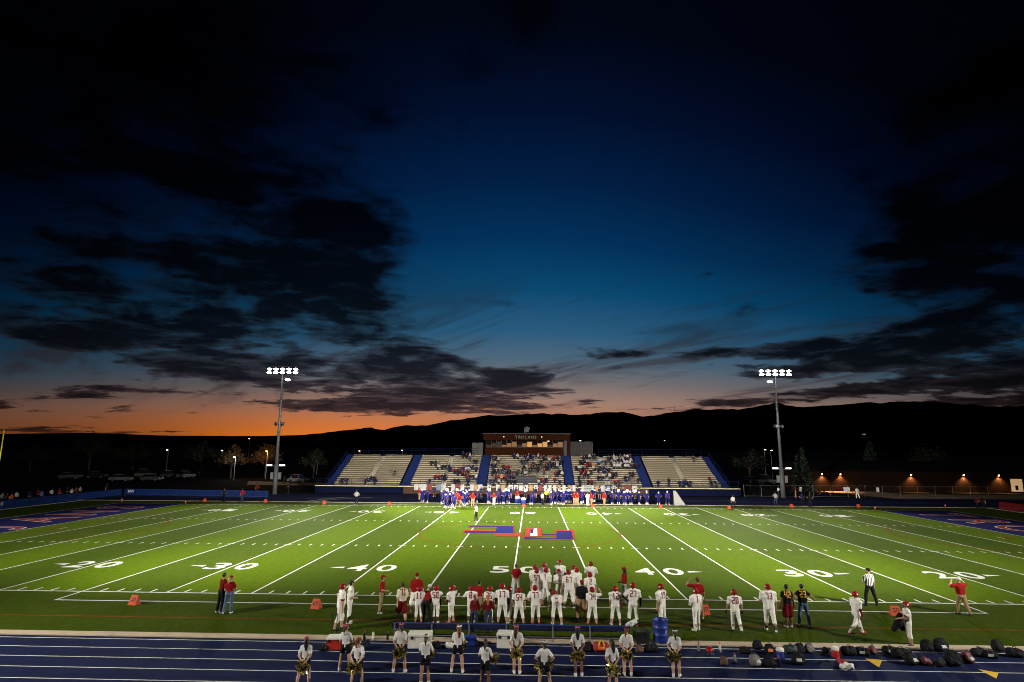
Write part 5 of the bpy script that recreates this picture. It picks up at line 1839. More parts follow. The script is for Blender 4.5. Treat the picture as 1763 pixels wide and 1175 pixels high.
ZA = lambda zx, zy: (700 + zx / 8.014, 770 + zy / 8.014)
ZB = lambda zx, zy: (900 + zx / 8.014, 770 + zy / 8.014)
for zx, zy in ((240, 790), (315, 780), (262, 765), (505, 790), (528, 800), (560, 845), (590, 855), (622, 850), (640, 800), (690, 862), (665, 835), (740, 790), (790, 770), (830, 822), (860, 800), (888, 770), (650, 770), (600, 800), (575, 790), (545, 770), (615, 765),
               (1000, 770), (1160, 780), (1145, 770), (1295, 790), (1360, 790), (1440, 785), (1420, 770), (1745, 790), (770, 780), (845, 775), (805, 800)):
    far_person(*ZA(zx, zy), 'blue')
for zx, zy in ((155, 790), (415, 797), (480, 770), (505, 765), (522, 745), (545, 770), (562, 782), (590, 787), (612, 755), (640, 760), (680, 762), (835, 770), (850, 760), (1010, 745), (990, 735), (1180, 742), (1260, 775), (1350, 780), (1425, 787), (1440, 775), (1515, 780), (1635, 775), (1740, 768), (450, 775), (495, 780)):
    far_person(*ZB(zx, zy), 'blue')
for px, py in ((1117, 867), (1137.6, 867), (1152.7, 866.8)):
    far_person(px, py, 'blue', 0)
for px, py in (ZA(200, 748), ZA(712, 800), ZA(752, 852), ZA(725, 848), ZA(940, 832), ZA(1552, 770), ZB(742, 802), ZB(782, 803), ZB(975, 803), ZB(1150, 797)):
    far_person(px, py, 'red', rnd.uniform(-40, 40))
far_person(*ZA(1232, 806), (C_RED, C_LGREY, 'coach in red shirt and white trousers walking along the far sideline'), -30)
far_person(*ZB(300, 806), (C_LGREY, C_BLACK, 'man in white shirt and black trousers striding on the far sideline'), -60)
far_person(*ZB(355, 750), (C_NEON, C_BLACK, 'person in neon yellow vest on the far sideline'), 170)
far_person(*ZB(925, 803), (C_LGREY, C_LGREY, 'person dressed all in white on the far sideline'), 10)
for zx in (405, 1050, 1165, 1300, 1395, 1465, 1535, 1665, 580, 720, 850):
    far_person(*ZA(zx, 700), 'cheer', rnd.choice((0, 180)))
for zx in (60, 205, 375, 520, 665, 785, 1010, 1085, 1290, 1390, 1575, 1640, 1290 + 60, 1470):
    far_person(*ZB(zx, 695), 'cheer', rnd.choice((0, 180)))
STR = mat('referee_stripes', (.7, .7, .67))
far_person(823, 898, (STR, C_BLACK, 'referee in striped shirt walking alone on the far half of the field'), 60)
far_person(1266, 872, (STR, C_BLACK, 'referee in striped shirt at the far 20 yard marker'), 170)
far_person(616.5, 871, (C_GREY, C_BLACK, 'man in grey shirt and black trousers by the curved lane lines'), 180)
far_person(388, 870, (C_BLACK, C_BLACK, 'man in black and white top on the far sideline by the blue fence'), -20)
far_person(419, 870, (C_RED, C_DJEAN, 'man in red shirt and dark jeans on the far sideline by the blue fence'), 20)
far_person(445, 857, (C_DRED, C_BLACK, 'person in dark red top by the end of the blue fence'), 20)
far_person(499, 855, (C_NAVY, C_BLACK, 'person in navy beside the left end of the bleachers'), 120)
far_person(1339, 864, (C_GREY, C_DJEAN, 'person in grey top below the right floodlight pole'), 170)
far_person(1385, 866, (C_NAVY, C_BLACK, 'man in navy shirt, one of two in dark clothes on the sideline'), 10)
far_person(1399, 867, (C_BLACK, C_BLACK, 'man in black, one of two in dark clothes on the sideline'), -15)
far_person(1374, 852, (C_RED, C_KHAKI, 'person in red shirt walking behind the far track'), 60)
far_person(1344, 851, (C_LGREY, C_DJEAN, 'person in pale top beside the floodlight pole base'), 100)
far_person(1480, 852, (C_LGREY, C_LGREY, 'person dressed in white at the dirt path'), 10)
far_person(1687, 869, (C_DRED, C_BLACK, 'person in dark red beside the red barrier'), 100)
far_person(1698, 869, (C_BLACK, C_BLACK, 'person in black beside the red barrier'), -80)


def AX(px, py, x):
    d = ray(px, py)
    t = (x - CX) / d[0]
    return (x, -CD + d[1] * t, CH + d[2] * t)


for px, c, w in ((8, C_GREY, 'grey'), (16, C_NAVY, 'navy'), (24, C_ORANGE, 'orange'), (32, C_LGREY, 'white'), (54, C_NAVY, 'navy'), (68, C_RED, 'red'), (75, C_SKY, 'green-blue'), (92, C_LGREY, 'white'), (105, C_RED, 'red'), (118, C_BLACK, 'black'), (126, C_LGREY, 'white'), (133, C_MAR, 'maroon'), (140, C_GREY, 'grey'), (185, C_BLACK, 'black')):
    q = AX(px, 860, -65.0 - (px % 3) * .8)
    o = far_person(0 + 600, 870, (c, C_BLACK, 'spectator in %s top standing behind the blue fence' % w), -90)
    o.location = (q[0], q[1], -.03)
    o['group'] = 'spectators behind the blue fence: ' + w

# white kicking net
kn_ = kn = tag(empty('kicking_net', G(1174, 868)), 'white kicking net on a leaning frame at the end of the blue team', 'kicking net')
MB().tube([(-.9, 0, 0), (-1.0, .3, 2.25), (-.6, .3, 2.2), (.95, .1, .15), (-.9, 0, 0)], .03, 6).tube([(-.9, 0, 0), (.95, .1, .05)], .03, 6).build('frame', M_galv, kn)
net = MB()
net.add([(-.88, .02, .05), (-.98, .28, 2.2), (-.62, .28, 2.15), (.9, .1, .15), (-.88, .8, .05), (-.98, .34, 2.2), (-.62, .34, 2.15), (.9, .6, .15)], [(0, 3, 2, 1), (4, 5, 6, 7), (1, 2, 6, 5), (2, 3, 7, 6), (0, 1, 5, 4)])
net.build('net', mat('white_netting', (.30, .29, .26), .8), kn)
kn_.scale = (.8, .8, .9)
for px, py, lab in ((894.5, 867, 'blue and white drink cooler on the far sideline'), (904.5, 869, 'tall blue cooler stand behind the 50 yard marker')):
    g = G(px, py)
    t = tag(empty('sideline_cooler', g), lab, 'cooler', 'coolers on the far sideline')
    MB().lathe([(0, 0), (.34, 0), (.36, .5), (.33, .72)], 14).build('body', M_bplastic, t, smooth=True)
    MB().lathe([(.37, .72), (.37, .86), (.2, .95), (0, .95)], 14).build('lid', M_wplastic, t, smooth=True)

# ------------------------------------------------------------------ spectators in the bleachers
SPM = {}
TAKEN = {}
SPEC = []
SC_ = {'k': (C_BLACK, 'black'), 'b': (C_NAVY, 'navy blue'), 'w': (cloth('pale_spectator', (.36, .35, .33)), 'white'), 'r': (cloth('red_spectator', (.17, .010, .010)), 'red'), 'o': (C_ORANGE, 'orange'), 'm': (C_MAR, 'maroon'), 'n': (C_BLUE, 'royal blue'), 's': (C_SKY, 'light blue'), 'g': (C_GREY, 'grey')}


def spectator(px, py, c, standing=False):
    # head pixel -> row of the bleachers (ray against the sloping plane of seated heads)
    d = ray(px, py)
    best = None
    for i in range(NR):
        y = BY0 + RD * i + .55
        p = AY(px, py, y)
        e = abs(p[2] - (row_z(i) + (1.22 if not standing else 1.7)))
        if best is None or e < best[0]:
            best = (e, i, p[0], y)
    e, i, x, y = best
    for a in (-20.55, -7.55, 7.55, 20.55):   # keep off the blue stairs
        if abs(x - a) < 1.0:
            x = a + math.copysign(1.15, x - a)
    for _ in range(12):   # no two people on one spot
        near = [q for q in TAKEN.get(i, []) if abs(q - x) < .46]
        if not near:
            break
        x = near[0] + math.copysign(.5, x - near[0] + .001)
    TAKEN.setdefault(i, []).append(x)
    v = rnd.randrange(3)
    key = (c, v, standing)
    if key not in SPM:
        arm = [('lap', 'lap'), ('lap', 'fold'), ('front', 'lap')][v] if not standing else ('down', 'front')
        leg = ('sit', 'sit2', 'sit')[v] if not standing else 'stand'
        vs, qs, mi, J = figure(1.7, 'man' if v else 'woman', arm, leg, 10 if not standing else 0, ((-15, 0, 20)[v], -5), {'sleeve': 1.5 if v else .8, 'loose': 1.1}, .05, False)
        hv, hq, hmi = sdf_surface([(J['skull'] - J['look'] * .02, J['skull'] + J['hu'] * .04, .095, .09, 0)], .045, .02)
        n = len(vs)
        vs = np.concatenate([vs, hv]); qs = np.concatenate([qs, hq + n]); mi = np.concatenate([mi, hmi * 0 + 4])
        zmin = vs[:, 2].min()
        vs = vs - np.array([0, 0, zmin])
        SPM[key] = np_mesh('person', vs, qs, mi, [SKIN[('light', 'tan', 'brown')[v]], SC_[c][0], (C_DJEAN, C_BLACK, C_NAVY)[v], C_SHOEK, HAIR[('brown', 'black', 'black')[v]]])
    o = link_mesh('person', SPM[key], None, (x, y + .05 if not standing else y - .3, row_z(i) + .003))
    o.rotation_euler = (0, 0, math.pi + rnd.uniform(-.3, .3))
    SPEC.append((i, o))
    word = SC_[c][1]
    tag(o, 'spectator in %s clothing %s on the bleachers' % (word, 'standing' if standing else 'seated'), 'person', 'spectators in %s, %s' % (word, 'standing' if standing else 'seated'))


SPA = '365,200,k 430,200,b 465,245,w 525,240,k 570,240,k 605,255,b 630,262,n 685,300,r 735,310,k 790,310,m 825,310,m 885,250,k 935,250,b 990,260,b 850,80,m 985,150,k 425,370,r 470,370,m 505,380,k 550,370,k 345,440,k 690,430,k 735,430,k 860,380,m 890,390,k 935,385,k 980,380,w 1210,110,k 1245,100,k 1500,80,b 1550,95,w 1735,80,b 1205,200,k 1255,205,k 1215,250,b 1385,245,r 1425,240,r 1440,285,k 1605,155,b 1635,170,k 1715,265,k 1205,320,k 1235,300,k 1265,320,k 1490,310,m 1525,320,b 1260,385,r 1335,370,o 1390,370,r 1180,430,k 1420,440,k 1470,435,k 1520,435,k 865,490,b 1230,450,b 1300,440,g 1700,100,k 1290,130,g'
SPB = '130,90,b 160,100,b 230,80,w 300,110,k 330,120,k 385,140,w 445,95,r 500,105,k 270,150,k 165,195,b 205,200,k 345,200,k 380,200,k 410,205,k 440,200,k 495,195,w 120,265,k 350,245,k 320,290,m 470,310,m 500,310,k 560,310,w 350,370,w 275,410,m 465,410,m 530,430,k 810,150,k 850,100,k 895,80,k 940,90,g 975,90,k 1010,90,k 905,195,r 945,190,r 995,195,o 1065,145,s 755,240,k 785,245,w 840,250,k 870,250,k 820,300,r 870,310,r 925,310,w 965,300,k 1085,245,n 1125,245,n 1165,250,n 1210,250,k 1240,190,k 1270,190,w 1320,200,w 1345,200,w 1380,200,k 1255,300,k 1305,305,k 1065,365,k 1105,365,k 810,430,k 970,430,m 1290,420,r 1430,360,k 1465,365,b 1495,300,k 1540,310,k 1615,410,k 1340,460,m 240,430,w 300,420,m 60,100,b 20,150,k'
for s_, Z in ((SPA, ZA), (SPB, ZB)):
    for tok in s_.split():
        a, b, c = tok.split(',')
        spectator(*Z(float(a), float(b)), c)
for _ in range(34):
    spectator(*ZB(rnd.uniform(1260, 1510), rnd.uniform(65, 205)), rnd.choice('kkkwwgwb'))
for _ in range(52):
    Z = rnd.choice((ZA, ZB, ZB))
    if Z is ZA:
        spectator(*Z(rnd.choice((rnd.uniform(700, 1000), rnd.uniform(1210, 1700))), rnd.triangular(90, 450, 260)), rnd.choice('kkkbmrgwk'))
    else:
        spectator(*Z(rnd.choice((rnd.uniform(20, 550), rnd.uniform(760, 1250))), rnd.triangular(80, 450, 180)), rnd.choice('kkkbmrgwk'))
for a, b in ((255, 520), (300, 515), (460, 515), (500, 500), (517, 500), (540, 510), (700, 440)):
    spectator(540 + a / 4.897, 720 + b / 4.897, 'k')
for a, b, c in ((1185, 475, 'k'), (1360, 510, 'b'), (1390, 510, 'b'), (1415, 515, 'b'), (1445, 520, 'k'), (1595, 440, 'm'), (1610, 495, 'k'), (1640, 500, 'k'), (1465, 292, 'k')):
    spectator(880 + a / 4.639, 720 + b / 4.639, c)
spectator(880 + 1268 / 4.639, 720 + 462 / 4.639, 'k', True)
spectator(*ZA(800, 62), 'b', True)
spectator(*ZA(895, 72), 'w', True)
# the farthest spectators, too many and too small to keep apart, become one crowd
SPEC.sort(key=lambda t: -t[0])
cv, cf_, cm, cmats, cidx, base_ = [], [], [], [], {}, 0
for i, o in SPEC[:128]:
    me = o.data
    n = len(me.vertices)
    co = np.empty(n * 3, np.float32)
    me.vertices.foreach_get('co', co)
    co = co.reshape(-1, 3)
    a = o.rotation_euler.z
    ca, sa = math.cos(a), math.sin(a)
    cv.append(np.stack([co[:, 0] * ca - co[:, 1] * sa + o.location.x, co[:, 0] * sa + co[:, 1] * ca + o.location.y, co[:, 2] + o.location.z], 1))
    li = np.empty(len(me.loops), np.int32)
    me.loops.foreach_get('vertex_index', li)
    cf_.append(li.reshape(-1, 4) + base_)
    mi = np.empty(len(me.polygons), np.int32)
    me.polygons.foreach_get('material_index', mi)
    rem = []
    for m in me.materials:
        if m.name not in cidx:
            cidx[m.name] = len(cmats)
            cmats.append(m)
        rem.append(cidx[m.name])
    cm.append(np.array(rem)[mi])
    base_ += n
    bpy.data.objects.remove(o)
crowd = link_mesh('spectator_crowd', np_mesh('spectator_crowd', np.concatenate(cv), np.concatenate(cf_), np.concatenate(cm), cmats))
tag(crowd, 'crowd of spectators seated in the upper rows of the bleachers', 'crowd', kind='stuff')
o = far_person(904, 870, (C_BLACK, C_BLACK, 'camera operator in black on the platform in the middle bleachers'), 170)
o.location = (-.5, BY0 + 1.6, 2.855)

# ------------------------------------------------------------------ barrier fences
M_bfence = mat('blue_plastic_fence', (.010, .040, .19), .5, var=.15)
M_rfence = mat('red_plastic_fence', (.28, .018, .018), .5, var=.15)


def panel_mesh(L, m):
    mb = MB()
    mb.box(0, L, -.03, .03, .86, .96).box(0, L, -.03, .03, .06, .16)
    n = int(L / .14)
    for k in range(n + 1):
        x = L * k / n
        w = .05 if k in (0, n) else .032
        mb.box(max(0, x - w), min(L, x + w), -.018, .018, 0.0 if k in (0, n) else .16, .95)
    for s in (.25, L - .25):
        mb.box(s - .04, s + .04, -.28, .28, 0, .05)
    return mb.mesh('fence_panel', m)


def fence(p0, p1, m, label, letters=None):
    a, b = Vector((*p0, 0)), Vector((*p1, 0))
    n = max(1, round((b - a).length / 2.15))
    L = (b - a).length / n
    d = (b - a).normalized()
    rz = math.atan2(d.y, d.x)
    t = tag(empty('barrier_fence', a, rz), label, 'fence', 'plastic barrier fences')
    me = panel_mesh(L - .04, m)
    for k in range(n):
        o = link_mesh('fence_panel', me, t, (L * k, 0, 0))
        if letters and k in letters:
            sign = MB().box(.5, L - .5, -.05, -.035, .3, .84).build('fence_sign', m, o)
            for j, ch in enumerate('MW'):
                tm = text_mesh(ch, .62, mat('white_fence_letters', (.75, .76, .8), .6), offset=.01)
                q = link_mesh('fence_letter', tm, sign, (L / 2 - .26 + j * .52, -.056, .57))
                q.rotation_euler = (R(90), 0, 0)


fence((-63.4, 20), (-63.6, 62.6), M_bfence, 'blue plastic barrier fence running behind the end zone', (3, 9))
fence((-63.3, 62.9), (-39.2, 60.6), M_bfence, 'blue plastic barrier fence crossing the far corner of the track', (0,))
fence((63.4, 52.0), (63.2, 20), M_rfence, 'red plastic barrier fence behind the opposite end zone', (2, 4))

# ------------------------------------------------------------------ goal posts
M_gp = mat('yellow_goal_post', (.62, .52, .02), .4)
for s, lab in ((-1, 'yellow goal post at the end by the blue fence'), (1, 'yellow goal post at the end by the red barrier')):
    gp = tag(empty('goal_post', (s * 53.3, CY, 0)), lab, 'goal post', 'goal posts')
    MB().tube([(s * 1.6, 0, 0), (s * 1.6, 0, 2.2), (s * 1.2, 0, 2.9), (0, 0, 3.05)], .09, 10).build('gooseneck', M_gp, gp, smooth=True)
    MB().tube([(0, -3.56, 3.05), (0, 3.56, 3.05)], .07, 10).build('crossbar', M_gp, gp, smooth=True)
    for e in (-1, 1):
        MB().tube([(0, e * 3.56, 3.05), (0, e * 3.56, 9.2)], .055, 10).build('upright', M_gp, gp, smooth=True)

# ------------------------------------------------------------------ chain-link fence, signs
cf = tag(empty('chain_link_fence', (36, 70.2, 0)), 'grey chain-link fence behind the far track to the building', 'fence')
pm_ = MB().tube([(0, 0, 0), (0, 0, 1.9)], .03, 6).mesh('post', M_galv)
for k in range(15):
    link_mesh('post', pm_, cf, (2.8 * k, 0, 0))
for z in (.1, 1.85):
    MB().tube([(0, 0, z), (39.2, 0, z)], .02, 5).build('rail', M_galv, cf)
wire = MB()
for k in range(0, 392, 4):
    x = k * .1
    wire.tube([(x, 0, .1), (x + 1.2, 0, 1.85)], .0035, 3, cap=False)
    wire.tube([(x + 1.2, 0, .1), (x, 0, 1.85)], .0035, 3, cap=False)
tag(wire.build('wire_mesh', M_galv, cf), kind='stuff')
for x, w, lab in ((52.6, 1.0, 'wide white notice board on the chain-link fence'), (57.6, .4, 'narrow white notice on the chain-link fence'), (45.2, .35, 'small white notice on the fence beside the floodlight pole')):
    tag(MB().box(-w / 2, w / 2, -.02, .02, .9, 1.6).box(-w / 2 - .02, w / 2 + .02, .02, .03, .88, 1.62).build('notice_board', mat('white_notice', (.6, .6, .58)), None, (x, 70.1, 0)), lab, 'sign', 'notices on the chain-link fence')

# ------------------------------------------------------------------ low building with wall lamps
M_wood = mat('brown_board_wall', (.012, .0055, .0028), .9, var=.2, scale=3, spec=.05)
M_roofd = mat('dark_roof', (.006, .0055, .0055), .95, spec=.02)
M_wl = mat('lit_wall_lamp', (1, .7, .3), .3, emit=(1.0, .50, .16), estr=14.0)
bd = tag(empty('concession_building', (0, 85, 0)), 'long dark brown low building with small wall lamps behind the end zone', 'building')
plank = MB().box(0, .34, -.03, .0, 0, 3.9).mesh('wall_board', M_wood)
for k in range(112):
    link_mesh('wall_board', plank, bd, (52.2 + k * .36, 0, 0))
MB().box(52.1, 92.6, 0, 9.5, 0, 3.88).build('wall', M_wood, bd)
MB().add([(51.4, -.9, 3.95), (93.2, -.9, 3.95), (93.2, 4.7, 5.6), (51.4, 4.7, 5.6), (51.4, 10.4, 3.95), (93.2, 10.4, 3.95), (51.4, -.9, 3.8), (93.2, -.9, 3.8), (51.4, 10.4, 3.8), (93.2, 10.4, 3.8)],
         [(0, 1, 2, 3), (3, 2, 5, 4), (6, 7, 1, 0), (0, 3, 4, 8, 6), (1, 7, 9, 5, 2), (6, 8, 9, 7)]).build('roof', M_roofd, bd)
for lx in (55.6, 59.0, 72.0, 81.6, 88.0):
    lp = MB().box(-.14, .14, -.24, -.03, -.1, .18).build('wall_lamp', M_kplastic, bd, (lx, 0, 3.12))
    MB().box(-.11, .11, -.2, -.05, -.125, -.102).box(-.10, .10, -.262, -.245, -.06, .1).build('lens', M_wl, lp)
    ld = bpy.data.lights.new('wall_lamp_light', 'SPOT')
    ld.energy = 2600
    ld.color = (1, .50, .18)
    ld.spot_size = R(118)
    ld.spot_blend = .8
    ld.shadow_soft_size = .08
    lo = bpy.data.objects.new('wall_lamp_light', ld)
    COL.objects.link(lo)
    lo.parent = lp
    lo.location = (0, -.34, -.14)
dr = MB().box(90.0, 92.2, -.06, -.032, .2, 2.5).build('lit_doorway', mat('lit_doorway_glow', (.7, .5, .3), .6, emit=(1, .62, .30), estr=.35), bd)
for x in (89.9, 92.2):
    MB().box(x, x + .12, -.1, -.03, 0, 2.62).build('door_jamb', M_wood, dr)
MB().box(90.8, 91.3, -.12, -.065, .5, 1.3).build('serving_shelf', M_kplastic, dr)

# ------------------------------------------------------------------ trees
M_bark = mat('bark', (.05, .035, .025), .9, var=.2)
M_leaf = mat('dark_leaf', (.010, .016, .006), .7, var=.3, scale=.8)
M_needle = mat('dark_needle', (.008, .017, .009), .7, var=.3, scale=.8)
M_lamplit = mat('lamplit_leaf', (.07, .036, .009), .7, var=.3, scale=.8)  # lamp glow put into the leaf colour of the two lit trees


def tree(x, y, h, w, m, label, seed, conifer=False, group='trees around the stadium'):
    r = random.Random(seed)
    t = tag(empty('tree', (x, y, -.05)), label, 'tree', group)
    tk = MB().tube([(0, 0, 0), (r.uniform(-.1, .1), 0, h * .35), (r.uniform(-.2, .2), 0, h * (.95 if conifer else .7))], [h * .028, h * .02, h * .004], 7)
    ends = []
    n = 26 if not conifer else 46
    for k in range(n):
        if conifer:
            z = h * (.12 + .86 * k / n)
            rr = w * (1.05 - z / h) * r.uniform(.75, 1.1)
            a = k * 2.4
            e = Vector((rr * math.cos(a), rr * math.sin(a), z - rr * .18))
            b = Vector((0, 0, z))
        else:
            a = k * 2.4
            q = r.random()
            e = Vector((w * math.sqrt(q) * math.cos(a), w * math.sqrt(q) * math.sin(a), h * (.45 + .5 * (1 - q * .8) * r.uniform(.5, 1.05))))
            b = Vector((0, 0, h * r.uniform(.3, .55)))
        tk.tube([b, b.lerp(e, .5) + Vector((0, 0, .05 * h if not conifer else 0)), e], [h * .008, h * .005, h * .002], 5)
        ends.append((b, e))
    tk.build('trunk', M_bark, t, smooth=True)
    lf = MB()
    for b, e in ends:
        for _ in range(60):
            if conifer:
                p = b.lerp(e, r.uniform(.15, 1.02)) + Vector((r.gauss(0, .16), r.gauss(0, .16), r.gauss(-.12, .16)))
            else:
                p = b.lerp(e, r.uniform(.75, 1.1)) + Vector((r.gauss(0, w * .14), r.gauss(0, w * .14), r.gauss(0, w * .13)))
            d1 = Vector((r.gauss(0, 1), r.gauss(0, 1), r.gauss(0, .6))).normalized()
            d2 = d1.cross(Vector((r.gauss(0, 1), r.gauss(0, 1), r.gauss(0, 1)))).normalized()
            s = r.uniform(.12, .26) * (1 + h * .02)
            lf.add([p - d1 * s, p - d2 * s * .45, p + d1 * s, p + d2 * s * .45], [(0, 1, 2, 3)])
    lf.build('crown', m, t)


def at_depth(px, y): return AY(px, 771, y)[0]


tree(at_depth(1380, 74.5), 74.5, 8.2, 2.6, M_needle, 'dark conifer beside the right floodlight pole', 5, True)
for i, (px, y, h, w, m, lab, con) in enumerate((
        (462, 118, 8.5, 3.6, M_lamplit, 'rounded tree lit orange by a street lamp behind the left pole', False), (404, 112, 8, 2.8, M_lamplit, 'slim tree with lamp-lit leaves behind the parked cars', False), (350, 135, 9, 4, M_leaf, 'dark broad tree beyond the car park, left of the lamp-lit trees', False),
        (160, 150, 12, 5.5, M_leaf, 'tall dark tree on the skyline beyond the blue fence', False), (60, 140, 8, 4.5, M_leaf, 'low dark tree beyond the people at the blue fence', False), (235, 160, 9, 5, M_leaf, 'dark tree behind the parked cars', False),
        (545, 120, 7, 3, M_leaf, 'dark tree beside the left end of the bleachers', False), (1290, 120, 8, 3.6, M_leaf, 'dark tree behind the right end of the bleachers', False), (1600, 112, 9, 4, M_leaf, 'dark tree behind the brown building roof', False), (1500, 118, 10, 4, M_needle, 'dark conifer behind the brown building', True))):
    tree(at_depth(px, y), y, h, w, m, lab, 20 + i, con)

# ------------------------------------------------------------------ street lamps of the car park
M_bulb = {'w': mat('white_street_bulb', (1, 1, 1), emit=(.85, .92, 1.0), estr=7.0), 'o': mat('orange_street_bulb', (1, .6, .2), emit=(1, .42, .08), estr=5.0), 'y': mat('warm_street_bulb', (1, .8, .5), emit=(1, .78, .45), estr=4.0)}
for px, py, y, c, lit, lab in ((292, 782, 150, 'w', 0, 'white street lamp above the parked cars'), (386, 782, 165, 'w', 0, 'white street lamp left of the lamp-lit slim tree'), (408, 793, 108, 'w', 350, 'bluish white street lamp at the slim lit tree'), (432, 761, 260, 'w', 0, 'small far street lamp below the skyline'),
                               (463, 782, 113, 'o', 700, 'orange street lamp in the rounded tree'), (549, 798, 140, 'y', 0, 'small lamp between left pole and bleachers'), (622, 780, 140, 'y', 0, 'lamp above the back of the left bleachers'), (695, 778, 150, 'w', 0, 'white lamp behind the second bleacher section'), (1318, 770, 130, 'y', 0, 'tall thin warm lamp left of the right pole'),
                               (1329, 771, 140, 'y', 0, 'second warm lamp left of the right pole'), (1146, 756, 420, 'y', 0, 'far lamp on the slope above the right bleachers'), (1487, 741, 700, 'y', 0, 'far lamp high on the dark slope'), (1490.5, 741, 700, 'y', 0, 'far lamp beside another high on the dark slope'), (1001, 758, 200, 'w', 0, 'pale lamp right of the press box')):
    p = AY(px, py, y)
    big = .16 + y * .0006
    t = tag(empty('street_lamp', (p[0], y, 0)), lab, 'street lamp', 'street lamps behind the stadium')
    base = -.3
    MB().tube([(0, 0, base), (0, 0, p[2] - .1), (0, -.5, p[2] + .1)], [.09, .06, .05], 6).build('post', M_box, t)
    MB().lathe([(0, .12), (big, .1), (big * 1.1, 0), (0, -.06)], 10, 0, Matrix.Translation((0, -.6, p[2]))).build('lamp_head', M_bulb[c], t, smooth=True)
    if lit:
        ld = bpy.data.lights.new('street_lamp_light', 'POINT')
        ld.energy = lit
        ld.color = (1, .5, .15) if c == 'o' else (.9, .92, 1)
        ld.shadow_soft_size = .25
        lo = bpy.data.objects.new('street_lamp_light', ld)
        COL.objects.link(lo)
        lo.parent = t
        lo.location = (0, -.9, p[2] - .3)

# ------------------------------------------------------------------ parked cars
CARP = {}


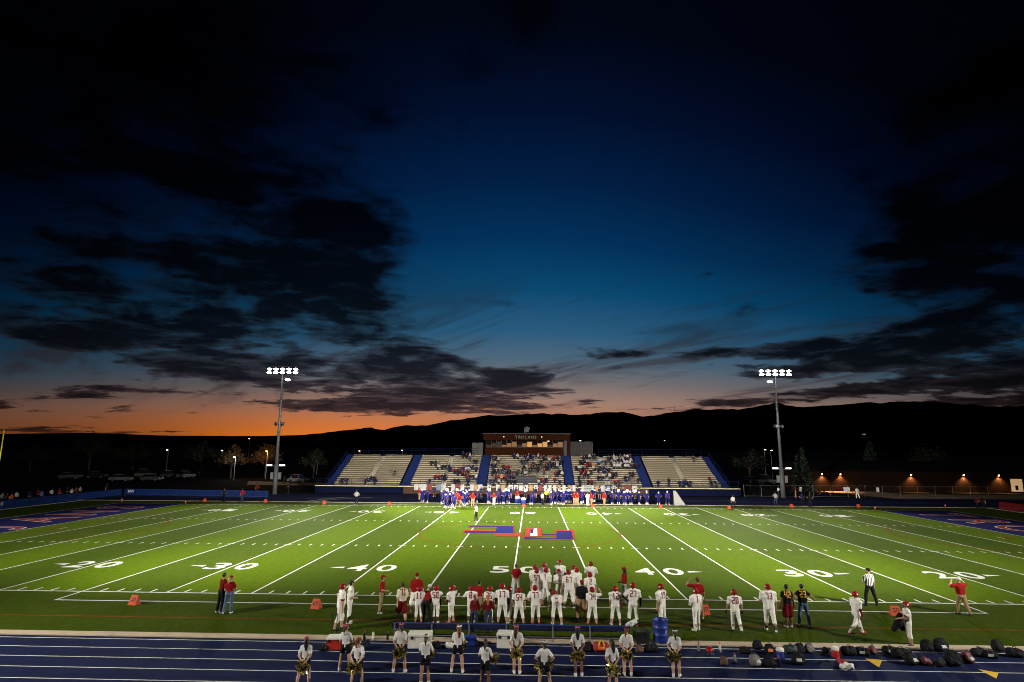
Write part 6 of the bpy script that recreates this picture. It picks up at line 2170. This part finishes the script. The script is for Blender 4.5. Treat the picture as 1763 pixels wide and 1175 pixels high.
def car(px, y, rz, col, label, tall=0.0):
    x = at_depth(px, y)
    t = tag(empty('parked_car', (x, y, -.04), rz), label, 'car', 'cars parked beyond the fence')
    key = round(tall, 2)
    if key not in CARP:
        body = MB()
        prof = [(-2.2, .35), (-2.25, .75), (-2.0, .92 + tall * .2), (1.0, .98 + tall * .1), (2.1, .82 + tall * .1), (2.25, .6), (2.2, .35)]
        cab = [(-1.9, .92 + tall * .2), (-1.45, 1.45 + tall), (.25, 1.47 + tall), (1.05, .96 + tall * .1)]
        for pr, hw0, hw1 in ((prof, .88, .88), ):
            n = len(pr)
            vs = [(a, -hw0, b) for a, b in pr] + [(a, hw0, b) for a, b in pr]
            body.add(vs, [tuple(range(n)), tuple(range(2 * n - 1, n - 1, -1))] + [(i, n + i, n + (i + 1) % n, (i + 1) % n) for i in range(n)])
        n = 4
        roof = MB().add([(-1.45, -.66, 1.45 + tall), (.25, -.66, 1.47 + tall), (.25, .66, 1.47 + tall), (-1.45, .66, 1.45 + tall), (-1.4, -.62, 1.5 + tall), (.2, -.62, 1.52 + tall), (.2, .62, 1.52 + tall), (-1.4, .62, 1.5 + tall)], [(0, 3, 2, 1), (4, 5, 6, 7), (0, 1, 5, 4), (1, 2, 6, 5), (2, 3, 7, 6), (3, 0, 4, 7)])
        glass = MB().add([(a, -(.84 if i in (0, 3) else .67), b) for i, (a, b) in enumerate(cab)] + [(a, (.84 if i in (0, 3) else .67), b) for i, (a, b) in enumerate(cab)], [(0, 1, 2, 3), (7, 6, 5, 4), (0, 4, 5, 1), (2, 6, 7, 3)])
        CARP[key] = (body, roof, glass)
    body, roof, glass = CARP[key]
    paint = mat('car_paint_' + col[0], tuple(c * .3 for c in col[1]), .3, .3, var=.04, coat=.3)
    b = body.build('body', paint, t)
    roof.build('roof', paint, t)
    glass.build('windows', mat('car_glass', (.01, .012, .014), .08), t)
    for wx in (-1.35, 1.38):
        for wy in (-.84, .84):
            wh = MB().lathe([(.2, -.1), (.33, -.1), (.34, 0), (.33, .1), (.2, .1)], 16, 0, Matrix.Translation((wx, wy, .34)) @ Matrix.Rotation(R(90), 4, 'X')).build('tyre', M_kplastic, t, smooth=True)
            MB().lathe([(0, -.07), (.2, -.09), (.2, .09), (0, .07)], 12, 0, Matrix.Translation((wx, wy, .34)) @ Matrix.Rotation(R(90), 4, 'X')).build('rim', M_galv, wh)
    for wy in (-.6, .6):
        MB().box(2.18, 2.26, wy - .17, wy + .17, .62, .76).build('headlight', mat('headlight_glass', (.6, .6, .58), .15), t)
        MB().box(-2.28, -2.2, wy - .17, wy + .17, .66, .82).build('tail_light', mat('tail_light_glass', (.25, .01, .01), .2), t)


for px, y, rz, col, lab, tl in ((218, 100, .1, ('white', (.6, .6, .6)), 'white car parked beyond the corner of the blue fence', 0), (270, 102, -.05, ('silver', (.35, .35, .36)), 'silver car parked right of the white one', 0), (258, 118, .05, ('cream', (.45, .4, .33)), 'tall cream van parked behind the silver car', .55),
                                (299, 118, 1.5, ('grey', (.2, .2, .21)), 'grey car parked end-on behind the silver car', .15), (328, 116, 1.3, ('white', (.6, .6, .6)), 'white car parked end-on near the lamp', .2), (175, 112, .2, ('dark', (.04, .04, .05)), 'dark car parked beyond the blue fence', 0), (130, 108, .3, ('silver', (.35, .35, .36)), 'silver car behind the standing fence spectators', 0),
                                (520, 100, .0, ('white', (.6, .6, .6)), 'white car parked between left pole and bleachers', .2), (1318, 108, .1, ('white', (.6, .6, .6)), 'white van parked beyond the right end of the bleachers', .6), (1298, 112, .1, ('grey', (.2, .2, .21)), 'grey car beside the white van', 0)):
    car(px, y, rz, col, lab, tl)
# people on the path at the left
for px, c, w in ((503, C_GREY, 'grey'), (516, C_RED, 'red'), (492, C_BLACK, 'black')):
    q = G(px, 838)
    o = far_person(px, 838, (c, C_BLACK, 'passer-by in %s top on the dirt path beside the bleachers' % w))
# radio mast on the ridge
d = ray(1163, 704)
k = 8950 / math.hypot(d[0], d[1])
rm = tag(empty('radio_mast', (CX + d[0] * k, -CD + d[1] * k, CH + d[2] * k - 25)), 'thin radio mast on the mountain ridge', 'mast')
MB().tube([(0, 0, 0), (0, 0, 110)], [2.4, 1.2], 5).build('mast', M_box, rm)
MB().tube([(-5, 0, 80), (5, 0, 80)], 1.0, 4).build('antenna_arm', M_box, rm)
